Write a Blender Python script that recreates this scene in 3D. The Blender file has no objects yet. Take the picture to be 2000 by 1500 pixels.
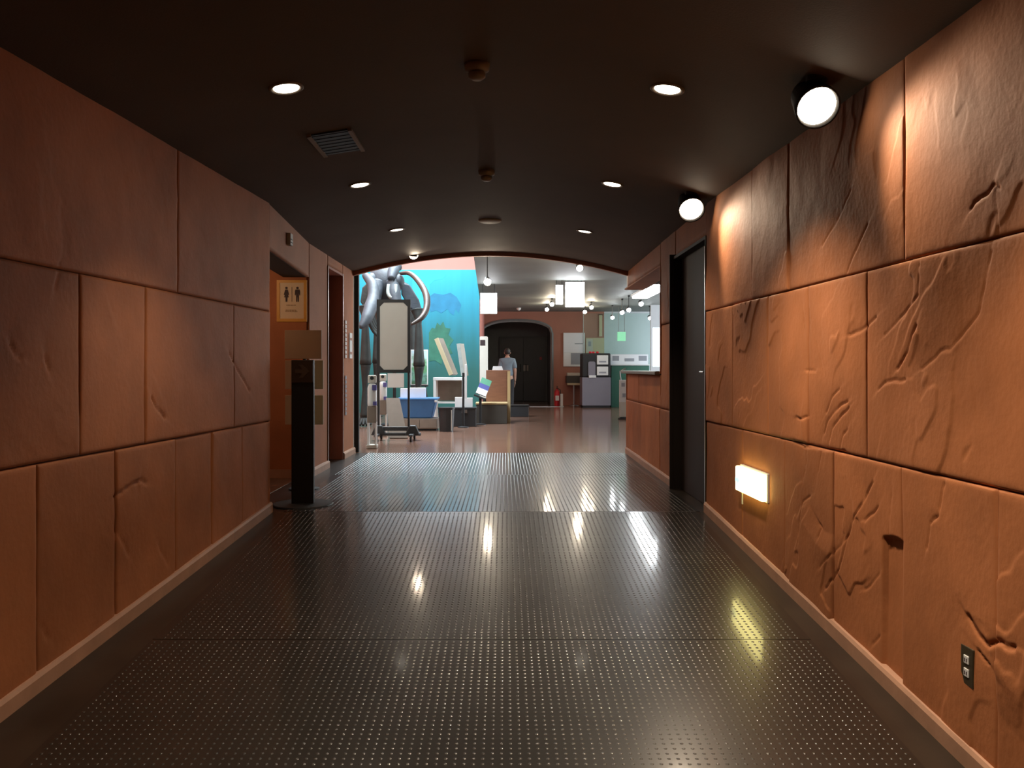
import bpy, math, random
import numpy as np
from mathutils import Vector, Matrix, noise as mnoise

S = bpy.context.scene
COL = S.collection
R = math.radians
PI = math.pi

# ------------------------------------------------------------------ camera
E = 1.055                      # eye height above the upper floor (z = 0)
F = 1620.0                     # focal length in pixels of the 2000 x 1500 frame
cam_d = bpy.data.cameras.new('camera'); cam = bpy.data.objects.new('camera', cam_d); COL.objects.link(cam)
cam.location = (0, 0, E); cam.rotation_euler = (R(90), 0, 0)
cam_d.sensor_fit = 'HORIZONTAL'; cam_d.sensor_width = 36.0; cam_d.lens = 36.0 * F / 2000.0
cam_d.shift_x = 15.0 / 2000.0; cam_d.shift_y = -30.0 / 2000.0
cam_d.clip_start = 0.05; cam_d.clip_end = 200
S.camera = cam

# ------------------------------------------------------------------ world, exposure
W = bpy.data.worlds.new('world'); S.world = W; W.use_nodes = True
W.node_tree.nodes['Background'].inputs[0].default_value = (0.75, 0.85, 1.0, 1)
W.node_tree.nodes['Background'].inputs[1].default_value = 0.05
vs = S.view_settings
vs.view_transform = 'Standard'; vs.look = 'None'; vs.exposure = 0.0; vs.gamma = 1.0; vs.use_curve_mapping = False
S.cycles.use_denoising = True
S.cycles.sample_clamp_indirect = 6.0
S.cycles.caustics_reflective = False; S.cycles.caustics_refractive = False
S.cycles.max_bounces = 8

def area_light(name, loc, rot, sx, sy, power, col):
    l = bpy.data.lights.new(name, 'AREA'); l.shape = 'RECTANGLE'; l.size = sx; l.size_y = sy
    l.energy = power; l.color = col
    o = bpy.data.objects.new(name, l); COL.objects.link(o); o.location = loc; o.rotation_euler = rot
    return o
# daylight through the roof light of the tall exhibition hall, and the windows of the room on the right
area_light('skylight_offscreen', (-1.9, 14.6, 5.85), (0, 0, 0), 2.4, 5.0, 1300, (0.80, 0.93, 1.0))
area_light('window_right_offscreen', (7.9, 18.6, 1.6), (0, R(90), 0), 1.8, 5.0, 480, (0.86, 0.93, 1.0))

# ------------------------------------------------------------------ helpers
def P(px, py, d):
    """point of the place at distance d that is seen at pixel px, py"""
    return Vector(((px - 985.0) * d / F, d, E + (720.0 - py) * d / F))
def PX(px, d): return (px - 985.0) * d / F
def PZ(py, d): return E + (720.0 - py) * d / F

MATS = {}
def mat(name, col, rough=0.6, metal=0.0, var=0.0, scale=8.0, bump=0.0, bscale=40.0, emit=None, estr=0.0, spec=0.5, rnd=0.0, stretch=None, coat=0.0):
    m = bpy.data.materials.new(name); m.use_nodes = True; MATS[name] = m
    nt = m.node_tree; b = nt.nodes['Principled BSDF']
    b.inputs['Base Color'].default_value = (*col, 1); b.inputs['Roughness'].default_value = rough
    b.inputs['Metallic'].default_value = metal; b.inputs['Specular IOR Level'].default_value = spec
    b.inputs['Coat Weight'].default_value = coat; b.inputs['Coat Roughness'].default_value = 0.09
    if emit:
        b.inputs['Emission Color'].default_value = (*emit, 1); b.inputs['Emission Strength'].default_value = estr
    tc = nt.nodes.new('ShaderNodeTexCoord'); src = tc.outputs['Object']
    if stretch:
        mp = nt.nodes.new('ShaderNodeMapping'); mp.inputs['Scale'].default_value = stretch
        nt.links.new(src, mp.inputs['Vector']); src = mp.outputs['Vector']
    if var > 0 or rnd > 0:
        hsv = nt.nodes.new('ShaderNodeHueSaturation'); hsv.inputs['Color'].default_value = (*col, 1)
        val = None
        if var > 0:
            n = nt.nodes.new('ShaderNodeTexNoise'); n.inputs['Scale'].default_value = scale; n.inputs['Detail'].default_value = 6
            nt.links.new(src, n.inputs['Vector'])
            mr = nt.nodes.new('ShaderNodeMapRange'); mr.inputs[1].default_value = 0.25; mr.inputs[2].default_value = 0.75
            mr.inputs[3].default_value = 1 - var; mr.inputs[4].default_value = 1 + var
            nt.links.new(n.outputs['Fac'], mr.inputs[0]); val = mr.outputs[0]
        if rnd > 0:
            oi = nt.nodes.new('ShaderNodeObjectInfo')
            mr2 = nt.nodes.new('ShaderNodeMapRange'); mr2.inputs[3].default_value = 1 - rnd; mr2.inputs[4].default_value = 1 + rnd
            nt.links.new(oi.outputs['Random'], mr2.inputs[0])
            if val is None: val = mr2.outputs[0]
            else:
                mu = nt.nodes.new('ShaderNodeMath'); mu.operation = 'MULTIPLY'
                nt.links.new(val, mu.inputs[0]); nt.links.new(mr2.outputs[0], mu.inputs[1]); val = mu.outputs[0]
        nt.links.new(val, hsv.inputs['Value']); nt.links.new(hsv.outputs[0], b.inputs['Base Color'])
    if bump > 0:
        n2 = nt.nodes.new('ShaderNodeTexNoise'); n2.inputs['Scale'].default_value = bscale; n2.inputs['Detail'].default_value = 8
        nt.links.new(src, n2.inputs['Vector'])
        bp = nt.nodes.new('ShaderNodeBump'); bp.inputs['Strength'].default_value = bump; bp.inputs['Distance'].default_value = 0.01
        nt.links.new(n2.outputs['Fac'], bp.inputs['Height']); nt.links.new(bp.outputs[0], b.inputs['Normal'])
    return m

class MB:
    def __init__(s): s.v = []; s.f = []
    def add(s, v, f):
        o = len(s.v); s.v += [tuple(p) for p in v]; s.f += [tuple(i + o for i in q) for q in f]; return s
    def box(s, x0, x1, y0, y1, z0, z1, M=None):
        v = [Vector(p) for p in ((x0,y0,z0),(x1,y0,z0),(x1,y1,z0),(x0,y1,z0),(x0,y0,z1),(x1,y0,z1),(x1,y1,z1),(x0,y1,z1))]
        if M is not None: v = [M @ p for p in v]
        return s.add(v, ((3,2,1,0),(4,5,6,7),(0,1,5,4),(1,2,6,5),(2,3,7,6),(3,0,4,7)))
    def cbox(s, c, sz, M=None):
        c = Vector(c); h = Vector(sz) / 2
        if M is None: return s.box(c.x-h.x, c.x+h.x, c.y-h.y, c.y+h.y, c.z-h.z, c.z+h.z)
        return s.box(-h.x, h.x, -h.y, h.y, -h.z, h.z, Matrix.Translation(c) @ M)
    def hexa(s, pts):        # 8 corner points: bottom ring then top ring
        return s.add(pts, ((3,2,1,0),(4,5,6,7),(0,1,5,4),(1,2,6,5),(2,3,7,6),(3,0,4,7)))
    def tube(s, path, rad, n=10, flat=1.0, cap=True):
        path = [Vector(p) for p in path]
        if not hasattr(rad, '__len__'): rad = [rad] * len(path)
        o = len(s.v); prev = None; k = len(path)
        for i, p in enumerate(path):
            t = (path[min(i+1, k-1)] - path[max(i-1, 0)]).normalized()
            if prev is None:
                a = Vector((0, 0, 1)) if abs(t.z) < 0.9 else Vector((0, 1, 0))
                u = t.cross(a).normalized()
            else:
                u = (prev - t * prev.dot(t)).normalized()
            prev = u; w = t.cross(u)
            for j in range(n):
                a = 2 * PI * j / n
                s.v.append(tuple(p + (u * math.cos(a) + w * math.sin(a) * flat) * rad[i]))
        for i in range(k - 1):
            for j in range(n):
                s.f.append((o+i*n+j, o+i*n+(j+1)%n, o+(i+1)*n+(j+1)%n, o+(i+1)*n+j))
        if cap:
            s.f.append(tuple(o + j for j in reversed(range(n)))); s.f.append(tuple(o + (k-1)*n + j for j in range(n)))
        return s
    def lathe(s, prof, n=24, M=None):    # profile of (r, z)
        o = len(s.v)
        for r, z in prof:
            for j in range(n):
                p = Vector((r * math.cos(2*PI*j/n), r * math.sin(2*PI*j/n), z))
                s.v.append(tuple(M @ p if M is not None else p))
        for i in range(len(prof) - 1):
            for j in range(n):
                s.f.append((o+i*n+j, o+i*n+(j+1)%n, o+(i+1)*n+(j+1)%n, o+(i+1)*n+j))
        s.f.append(tuple(o + j for j in reversed(range(n)))); s.f.append(tuple(o + (len(prof)-1)*n + j for j in range(n)))
        return s
    def ell(s, c, r, nu=16, nv=10, M=None, fn=None):
        prof = []; o = len(s.v); c = Vector(c)
        for i in range(nv + 1):
            a = -PI/2 + PI * i / nv
            for j in range(nu):
                b = 2 * PI * j / nu
                p = Vector((math.cos(a)*math.cos(b)*r[0], math.cos(a)*math.sin(b)*r[1], math.sin(a)*r[2]))
                if fn: p = fn(p)
                if M is not None: p = M @ p
                s.v.append(tuple(p + c))
        for i in range(nv):
            for j in range(nu):
                s.f.append((o+i*nu+j, o+i*nu+(j+1)%nu, o+(i+1)*nu+(j+1)%nu, o+(i+1)*nu+j))
        return s
    def prism(s, poly, y0, y1, M=None):  # polygon in x,z (counter-clockwise seen from -y) pushed along y
        n = len(poly); v = [Vector((x, y0, z)) for x, z in poly] + [Vector((x, y1, z)) for x, z in poly]
        if M is not None: v = [M @ p for p in v]
        f = [tuple(range(n)), tuple(reversed(range(n, 2*n)))]
        for i in range(n): f.append((i, i + n, (i+1) % n + n, (i+1) % n))
        return s.add(v, f)
    def build(s, name, m, parent=None, smooth=False, bev=0.0, kind=None, label=None):
        me = bpy.data.meshes.new(name); me.from_pydata(s.v, [], s.f); me.update()
        if isinstance(m, str): m = MATS[m]
        me.materials.append(m)
        if smooth: me.polygons.foreach_set('use_smooth', [True] * len(me.polygons))
        o = bpy.data.objects.new(name, me); COL.objects.link(o)
        if parent is not None: o.parent = parent
        if bev > 0:
            b = o.modifiers.new('bevel', 'BEVEL'); b.width = bev; b.segments = 2; b.limit_method = 'ANGLE'; b.angle_limit = R(40)
        if kind: o['kind'] = kind
        if label: o['label'] = label
        return o

def rrect(x0, x1, z0, z1, r, n=5):
    pts = []
    for cx, cz, a0 in ((x1-r, z0+r, -90), (x1-r, z1-r, 0), (x0+r, z1-r, 90), (x0+r, z0+r, 180)):
        for i in range(n + 1):
            a = R(a0 + 90 * i / n); pts.append((cx + r*math.cos(a), cz + r*math.sin(a)))
    return pts

def thing(name, label, cat, loc=(0, 0, 0), rz=0.0, group=None):
    o = bpy.data.objects.new(name, None); COL.objects.link(o); o.empty_display_size = 0.1
    o.location = loc; o.rotation_euler = (0, 0, rz); tag(o, label, cat, group); return o
def tag(o, label, cat, group=None):
    o['label'] = label; o['category'] = cat
    if group: o['group'] = group
    return o
def struct(name, mb, m, smooth=False, label=None):
    o = mb.build(name, m, None, smooth); o['kind'] = 'structure'
    if label: o['label'] = label
    return o
def copy_tree(o, parent=None):
    c = o.copy(); COL.objects.link(c); c.parent = parent
    for ch in list(o.children): copy_tree(ch, c)
    return c
def axisM(z):                  # rotation taking +Z to the given direction
    return Vector((0, 0, 1)).rotation_difference(Vector(z).normalized()).to_matrix().to_4x4()

# ------------------------------------------------------------------ materials
mat('sandstone', (0.42, 0.155, 0.058), 0.72, var=0.20, scale=3.0, bump=0.22, bscale=38, rnd=0.20, spec=0.3, stretch=(1, 1, 0.8))
mat('sandstone_smooth', (0.40, 0.155, 0.07), 0.75, var=0.12, scale=3.0, bump=0.15, bscale=60, spec=0.3)
mat('mortar', (0.05, 0.025, 0.015), 0.9)
mat('baseboard', (0.44, 0.25, 0.16), 0.55, var=0.12, scale=9, bump=0.1)
mat('rubber', (0.014, 0.012, 0.0095), 0.30, var=0.25, scale=2.0, bump=0.02, bscale=12, spec=0.5, coat=0.5)
mat('rubber_stud', (0.022, 0.019, 0.015), 0.28, spec=0.5, coat=0.5)
mat('ramp_base', (0.028, 0.020, 0.014), 0.30, var=0.4, scale=3.0, bump=0.05, bscale=15)
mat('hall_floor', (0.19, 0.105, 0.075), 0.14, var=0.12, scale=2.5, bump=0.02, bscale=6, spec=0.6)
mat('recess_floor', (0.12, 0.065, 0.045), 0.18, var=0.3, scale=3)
mat('vault', (0.105, 0.086, 0.075), 0.75, var=0.12, scale=1.5, bump=0.12, bscale=120, spec=0.25)
mat('red_wall', (0.38, 0.165, 0.115), 0.7, var=0.08, scale=2, bump=0.1)
mat('pink_wall', (0.62, 0.26, 0.22), 0.8, var=0.04, scale=2)
mat('hall_ceiling', (0.22, 0.245, 0.23), 0.6, var=0.15, scale=1.0)
mat('grey_trim', (0.22, 0.235, 0.235), 0.5, var=0.06)
mat('alcove_dark', (0.10, 0.105, 0.10), 0.5, var=0.1)
mat('black_door', (0.05, 0.053, 0.05), 0.4, var=0.1)
mat('brown_door', (0.030, 0.022, 0.017), 0.6, var=0.15, scale=2, spec=0.2)
mat('steel', (0.45, 0.45, 0.44), 0.3, metal=1.0, var=0.05)
mat('black_metal', (0.010, 0.010, 0.011), 0.55, var=0.1)
mat('dark_plastic', (0.025, 0.027, 0.030), 0.4, var=0.1)
mat('white_plastic', (0.72, 0.74, 0.74), 0.45, var=0.03)
mat('white_paper', (0.80, 0.81, 0.82), 0.7, var=0.02)
mat('offwhite', (0.55, 0.53, 0.47), 0.6, var=0.04)
mat('grey_panel', (0.47, 0.465, 0.43), 0.6, var=0.05, scale=3)
mat('taupe', (0.24, 0.20, 0.165), 0.6, var=0.08)
mat('blue_plastic', (0.055, 0.19, 0.46), 0.35, var=0.06)
mat('bone', (0.045, 0.053, 0.068), 0.6, var=0.3, scale=5, bump=0.4, bscale=18)
mat('bone_dark', (0.03, 0.035, 0.034), 0.6, var=0.35, scale=6, bump=0.4, bscale=18)
mat('tusk', (0.055, 0.036, 0.03), 0.45, var=0.25, scale=6, bump=0.2)
mat('bone_pale', (0.33, 0.37, 0.36), 0.55, var=0.15, scale=8)
mat('brown_wood', (0.21, 0.09, 0.05), 0.5, var=0.15, scale=4, stretch=(1, 1, 6))
mat('pale_wood', (0.50, 0.37, 0.19), 0.45, var=0.12, scale=4, stretch=(8, 1, 1))
mat('dark_bench', (0.050, 0.045, 0.038), 0.55, var=0.1)
mat('kiosk_grey', (0.20, 0.195, 0.235), 0.4, var=0.03)
mat('kiosk_dark', (0.012, 0.0125, 0.014), 0.6, var=0.05)
mat('cream', (0.56, 0.48, 0.31), 0.6, var=0.04)
mat('green_counter', (0.045, 0.15, 0.105), 0.5, var=0.06)
mat('red_paint', (0.55, 0.02, 0.03), 0.3, var=0.05)
mat('shirt', (0.17, 0.22, 0.26), 0.85, var=0.08, scale=14, bump=0.2, bscale=20)
mat('trousers', (0.018, 0.019, 0.022), 0.85, var=0.1)
mat('skin', (0.42, 0.25, 0.18), 0.6, var=0.05)
mat('hair', (0.012, 0.010, 0.009), 0.55, var=0.2, bump=0.3, bscale=60)
mat('yellow_frame', (0.66, 0.33, 0.025), 0.45, var=0.04)
mat('sign_face', (0.72, 0.60, 0.42), 0.55, var=0.02)
mat('pictogram', (0.025, 0.010, 0.012), 0.6)
mat('caption_ink', (0.38, 0.26, 0.15), 0.7)
mat('arrow_plate', (0.055, 0.035, 0.024), 0.4, var=0.1)
mat('arrow_mark', (0.10, 0.068, 0.050), 0.45)
mat('notice_panel', (0.48, 0.37, 0.25), 0.6, var=0.04)
mat('notice_green', (0.44, 0.44, 0.30), 0.6, var=0.04)
mat('socket_plate', (0.07, 0.055, 0.030), 0.35, metal=0.4)
mat('window_wall', (0.58, 0.62, 0.65), 0.5, var=0.04)
mat('ink_grey', (0.30, 0.32, 0.36), 0.7)
mat('ink_blue', (0.06, 0.07, 0.26), 0.6)
mat('ink_green', (0.08, 0.27, 0.17), 0.6)
mat('purple_blue', (0.10, 0.09, 0.30), 0.6)
mat('lamp_lens', (0.9, 0.9, 0.9), 0.4, emit=(1.0, 0.90, 0.74), estr=9.0)
mat('lamp_lens_dim', (0.9, 0.9, 0.9), 0.4, emit=(1.0, 0.90, 0.76), estr=4.5)
mat('bulb', (0.9, 0.9, 0.9), 0.4, emit=(1.0, 0.83, 0.62), estr=14.0)
mat('bulb_small', (0.9, 0.9, 0.9), 0.4, emit=(1.0, 0.82, 0.58), estr=25.0)
mat('track_bulb', (0.9, 0.9, 0.9), 0.4, emit=(1.0, 0.84, 0.62), estr=120.0)
mat('track_bulb_cool', (0.9, 0.9, 0.9), 0.4, emit=(0.92, 0.97, 1.0), estr=100.0)
mat('light_box', (0.9, 0.9, 0.9), 0.4, emit=(0.95, 0.97, 1.0), estr=12.0)
mat('tube_light', (0.9, 0.9, 0.9), 0.4, emit=(0.93, 0.98, 1.0), estr=26.0)
mat('guide_light', (0.9, 0.85, 0.6), 0.4, emit=(1.0, 0.86, 0.30), estr=7.0)
mat('guide_mark', (0.3, 0.6, 0.7), 0.4, emit=(0.55, 1.0, 0.95), estr=1.2)
mat('poster_light', (0.80, 0.82, 0.86), 0.5)
mat('green_light', (0.25, 0.6, 0.38), 0.5, emit=(0.25, 0.75, 0.42), estr=0.55)
mat('window_light', (0.8, 0.9, 1.0), 0.3, emit=(0.80, 0.93, 1.0), estr=2.2)
gm = bpy.data.materials.new('clear_glass'); gm.use_nodes = True; MATS['clear_glass'] = gm
_n = gm.node_tree; _n.nodes.remove(_n.nodes['Principled BSDF']); _o = _n.nodes['Material Output']
_t = _n.nodes.new('ShaderNodeBsdfTransparent'); _t.inputs[0].default_value = (0.90, 0.97, 0.95, 1)
_g = _n.nodes.new('ShaderNodeBsdfGlossy'); _g.inputs['Roughness'].default_value = 0.45
_m = _n.nodes.new('ShaderNodeMixShader'); _m.inputs[0].default_value = 0.03
_n.links.new(_t.outputs[0], _m.inputs[1]); _n.links.new(_g.outputs[0], _m.inputs[2]); _n.links.new(_m.outputs[0], _o.inputs[0])

# painted mural: teal depths rising to pale cyan, with vertical brush streaks
mm = bpy.data.materials.new('mural_paint'); mm.use_nodes = True; MATS['mural_paint'] = mm
nt = mm.node_tree; b = nt.nodes['Principled BSDF']; b.inputs['Roughness'].default_value = 0.7
tc = nt.nodes.new('ShaderNodeTexCoord'); sp = nt.nodes.new('ShaderNodeSeparateXYZ'); nt.links.new(tc.outputs['Object'], sp.inputs[0])
mp = nt.nodes.new('ShaderNodeMapping'); mp.inputs['Scale'].default_value = (5, 1, 0.35); nt.links.new(tc.outputs['Object'], mp.inputs[0])
nz = nt.nodes.new('ShaderNodeTexNoise'); nz.inputs['Scale'].default_value = 1.0; nz.inputs['Detail'].default_value = 4; nt.links.new(mp.outputs[0], nz.inputs['Vector'])
ma = nt.nodes.new('ShaderNodeMath'); ma.operation = 'MULTIPLY_ADD'; ma.inputs[1].default_value = 0.9
nt.links.new(nz.outputs['Fac'], ma.inputs[0]); nt.links.new(sp.outputs['Z'], ma.inputs[2])
mr = nt.nodes.new('ShaderNodeMapRange'); mr.inputs[1].default_value = 0.45; mr.inputs[2].default_value = 3.9; nt.links.new(ma.outputs[0], mr.inputs[0])
cr = nt.nodes.new('ShaderNodeValToRGB'); nt.links.new(mr.outputs[0], cr.inputs[0])
el = cr.color_ramp.elements
el[0].position = 0.0; el[0].color = (0.018, 0.105, 0.092, 1)
el[1].position = 1.0; el[1].color = (0.035, 0.42, 0.52, 1)
for pos, c in ((0.30, (0.018, 0.115, 0.105, 1)), (0.50, (0.016, 0.16, 0.19, 1)), (0.70, (0.018, 0.25, 0.36, 1)), (0.86, (0.025, 0.35, 0.46, 1))):
    e = el.new(pos); e.color = c
nt.links.new(cr.outputs[0], b.inputs['Base Color'])
mat('mural_blue', (0.02, 0.20, 0.36), 0.7, var=0.2, scale=4)
mat('mural_cyan', (0.03, 0.46, 0.62), 0.7, var=0.1, scale=3)
mat('mural_green', (0.03, 0.15, 0.10), 0.7, var=0.3, scale=5)
mat('mural_pale', (0.55, 0.85, 0.86), 0.7, var=0.1, scale=3)
# landscape print
lm = bpy.data.materials.new('landscape_print'); lm.use_nodes = True; MATS['landscape_print'] = lm
nt = lm.node_tree; b = nt.nodes['Principled BSDF']; b.inputs['Roughness'].default_value = 0.5
tc = nt.nodes.new('ShaderNodeTexCoord'); sp = nt.nodes.new('ShaderNodeSeparateXYZ'); nt.links.new(tc.outputs['Object'], sp.inputs[0])
nz = nt.nodes.new('ShaderNodeTexNoise'); nz.inputs['Scale'].default_value = 9; nz.inputs['Detail'].default_value = 6; nt.links.new(tc.outputs['Object'], nz.inputs['Vector'])
ma = nt.nodes.new('ShaderNodeMath'); ma.operation = 'MULTIPLY_ADD'; ma.inputs[1].default_value = 1.1
nt.links.new(nz.outputs['Fac'], ma.inputs[0]); nt.links.new(sp.outputs['Z'], ma.inputs[2])
mr = nt.nodes.new('ShaderNodeMapRange'); mr.inputs[1].default_value = 0.15; mr.inputs[2].default_value = 1.25; nt.links.new(ma.outputs[0], mr.inputs[0])
cr = nt.nodes.new('ShaderNodeValToRGB'); nt.links.new(mr.outputs[0], cr.inputs[0]); el = cr.color_ramp.elements
el[0].position = 0.0; el[0].color = (0.20, 0.24, 0.12, 1); el[1].position = 1.0; el[1].color = (0.55, 0.75, 0.85, 1)
for pos, c in ((0.35, (0.05, 0.14, 0.08, 1)), (0.55, (0.16, 0.36, 0.30, 1)), (0.72, (0.10, 0.30, 0.12, 1)), (0.85, (0.45, 0.65, 0.60, 1))):
    e = el.new(pos); e.color = c
nt.links.new(cr.outputs[0], b.inputs['Base Color'])

# ------------------------------------------------------------------ the corridor: plan and levels
DR = 6.10; SLOPE = 0.0895; DA = 10.36      # ramp top, ramp slope, arch at the end of the corridor
def ramp(d): return -SLOPE * (DR - d) if d < DR else 0.0
def XL(d): return -1.93 + (max(d, 0.0) - 3.0) * 0.06 if d <= DR else (-1.744 - (min(d, 8.0) - DR) * 0.082)
def XR(d): return 1.60 - 0.028 * (max(d, 0.0) - 2.8) if d <= DR else 1.508 + 0.010 * (d - DR)
ZSPRING = E + 1.20; RISE = 0.25
def vault_z(x, d):
    xl, xr = XL(d), XR(d); c = (xl + xr) / 2; h = (xr - xl) / 2
    t = max(-1.0, min(1.0, (x - c) / h)); return ZSPRING + RISE * (1 - t * t)
D0 = -3.0                                   # the corridor goes on behind the camera

# corridor floor (ramp and landing)
mb = MB(); ds = [D0, 0.0, DR, 8.0, DA]
for i in range(len(ds) - 1):
    a, c = ds[i], ds[i+1]
    za, zc = ramp(a), ramp(c)
    la, lc = XL(a), XL(c)
    ra, rc = XR(a), XR(c)
    if a >= DR: la, lc, ra, rc = -2.0, -2.0, 1.62, 1.62
    mb.hexa([(la,a,za-0.15),(ra,a,za-0.15),(rc,c,zc-0.15),(lc,c,zc-0.15),(la,a,za),(ra,a,za),(rc,c,zc),(lc,c,zc)])
floor_c = struct('floor', mb, 'ramp_base', label='dark smooth corridor floor sloping up as a ramp')

# studded rubber mats: sheets with their domed studs
def mat_sheet(x0a, x1a, x0c, x1c, a, c, studs=True):
    t = 0.004
    za, zc = ramp(a + 1e-6), ramp(c - 1e-6)
    m_ = MB().hexa([(x0a,a,za),(x1a,a,za),(x1c,c,zc),(x0c,c,zc),(x0a,a,za+t),(x1a,a,za+t),(x1c,c,zc+t),(x0c,c,zc+t)])
    sh = m_.build('rubber_mat', 'rubber', floor_c)
    if not studs: return
    pitch = 0.032
    ny = int((c - a - 0.03) / pitch)
    V = []; Fc = []
    n = 6; r0 = 0.0072; hgt = 0.0024
    cs = [(math.cos(2*PI*k/n), math.sin(2*PI*k/n)) for k in range(n)]
    x_lo = max(x0a, x0c) + 0.02; x_hi = min(x1a, x1c) - 0.02
    nx = int((x_hi - x_lo) / pitch)
    slope = (zc - za) / (c - a)
    for j in range(ny + 1):
        y = a + 0.016 + j * pitch
        for i in range(nx + 1):
            x = x_lo + i * pitch
            z = za + slope * (y - a) + t; o = len(V)
            for ca, sa in cs: V.append((x + r0*ca, y + r0*sa, z + slope*r0*sa))
            for ca, sa in cs: V.append((x + 0.68*r0*ca, y + 0.68*r0*sa, z + hgt*0.72 + slope*0.68*r0*sa))
            V.append((x, y, z + hgt))
            for k in range(n):
                k2 = (k + 1) % n
                Fc.append((o+k, o+k2, o+n+k2, o+n+k)); Fc.append((o+n+k, o+n+k2, o+2*n))
    s_ = MB(); s_.v = V; s_.f = Fc
    so = s_.build('stud_field', 'rubber_stud', sh, smooth=True); so['kind'] = 'stuff'
mat_sheet(-1.66, 1.42, -1.66, 1.42, D0 + 0.2, 1.55, studs=False)
mat_sheet(-1.66, 1.42, -1.63, 1.42, 1.556, 3.836)
mat_sheet(-1.63, 1.42, -1.60, 1.41, 3.842, DR - 0.003)
mat_sheet(-1.62, 1.44, -1.70, 1.44, DR + 0.003, 8.22)
mat_sheet(-1.70, 1.44, -1.70, 1.44, 8.226, DA - 0.02)

# vaulted ceiling
mb = MB(); NX = 28; dl = [D0 + i * (DA - D0) / 22 for i in range(23)]
for d in dl:
    xl, xr = XL(d) - 0.06, XR(d) + 0.06
    for i in range(NX + 1):
        x = xl + (xr - xl) * i / NX
        mb.v.append((x, d, vault_z(x, d)))
for k in range(len(dl) - 1):
    for i in range(NX):
        o = k * (NX + 1) + i
        mb.f.append((o, o + NX + 1, o + NX + 2, o + 1))
n0 = len(mb.v)
mb.v += [(x, y, z + 0.2) for x, y, z in mb.v]
mb.f += [tuple(i + n0 for i in reversed(q)) for q in mb.f]
struct('ceiling', mb, 'vault', smooth=True, label='dark brown shallow vaulted corridor ceiling')

# ------------------------------------------------------------------ stone-clad walls
ZJ1 = E - 0.385; ZJ2 = E + 0.42; ZT = E + 1.27
rng = random.Random(7)

def wall_px(side, px, py):     # pixel on the wall plane -> (d, z)
    d = 4.0
    for _ in range(30):
        X = XR(d) if side > 0 else XL(d)
        d = X * F / (px - 985.0)
    return d, PZ(py, d)

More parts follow.
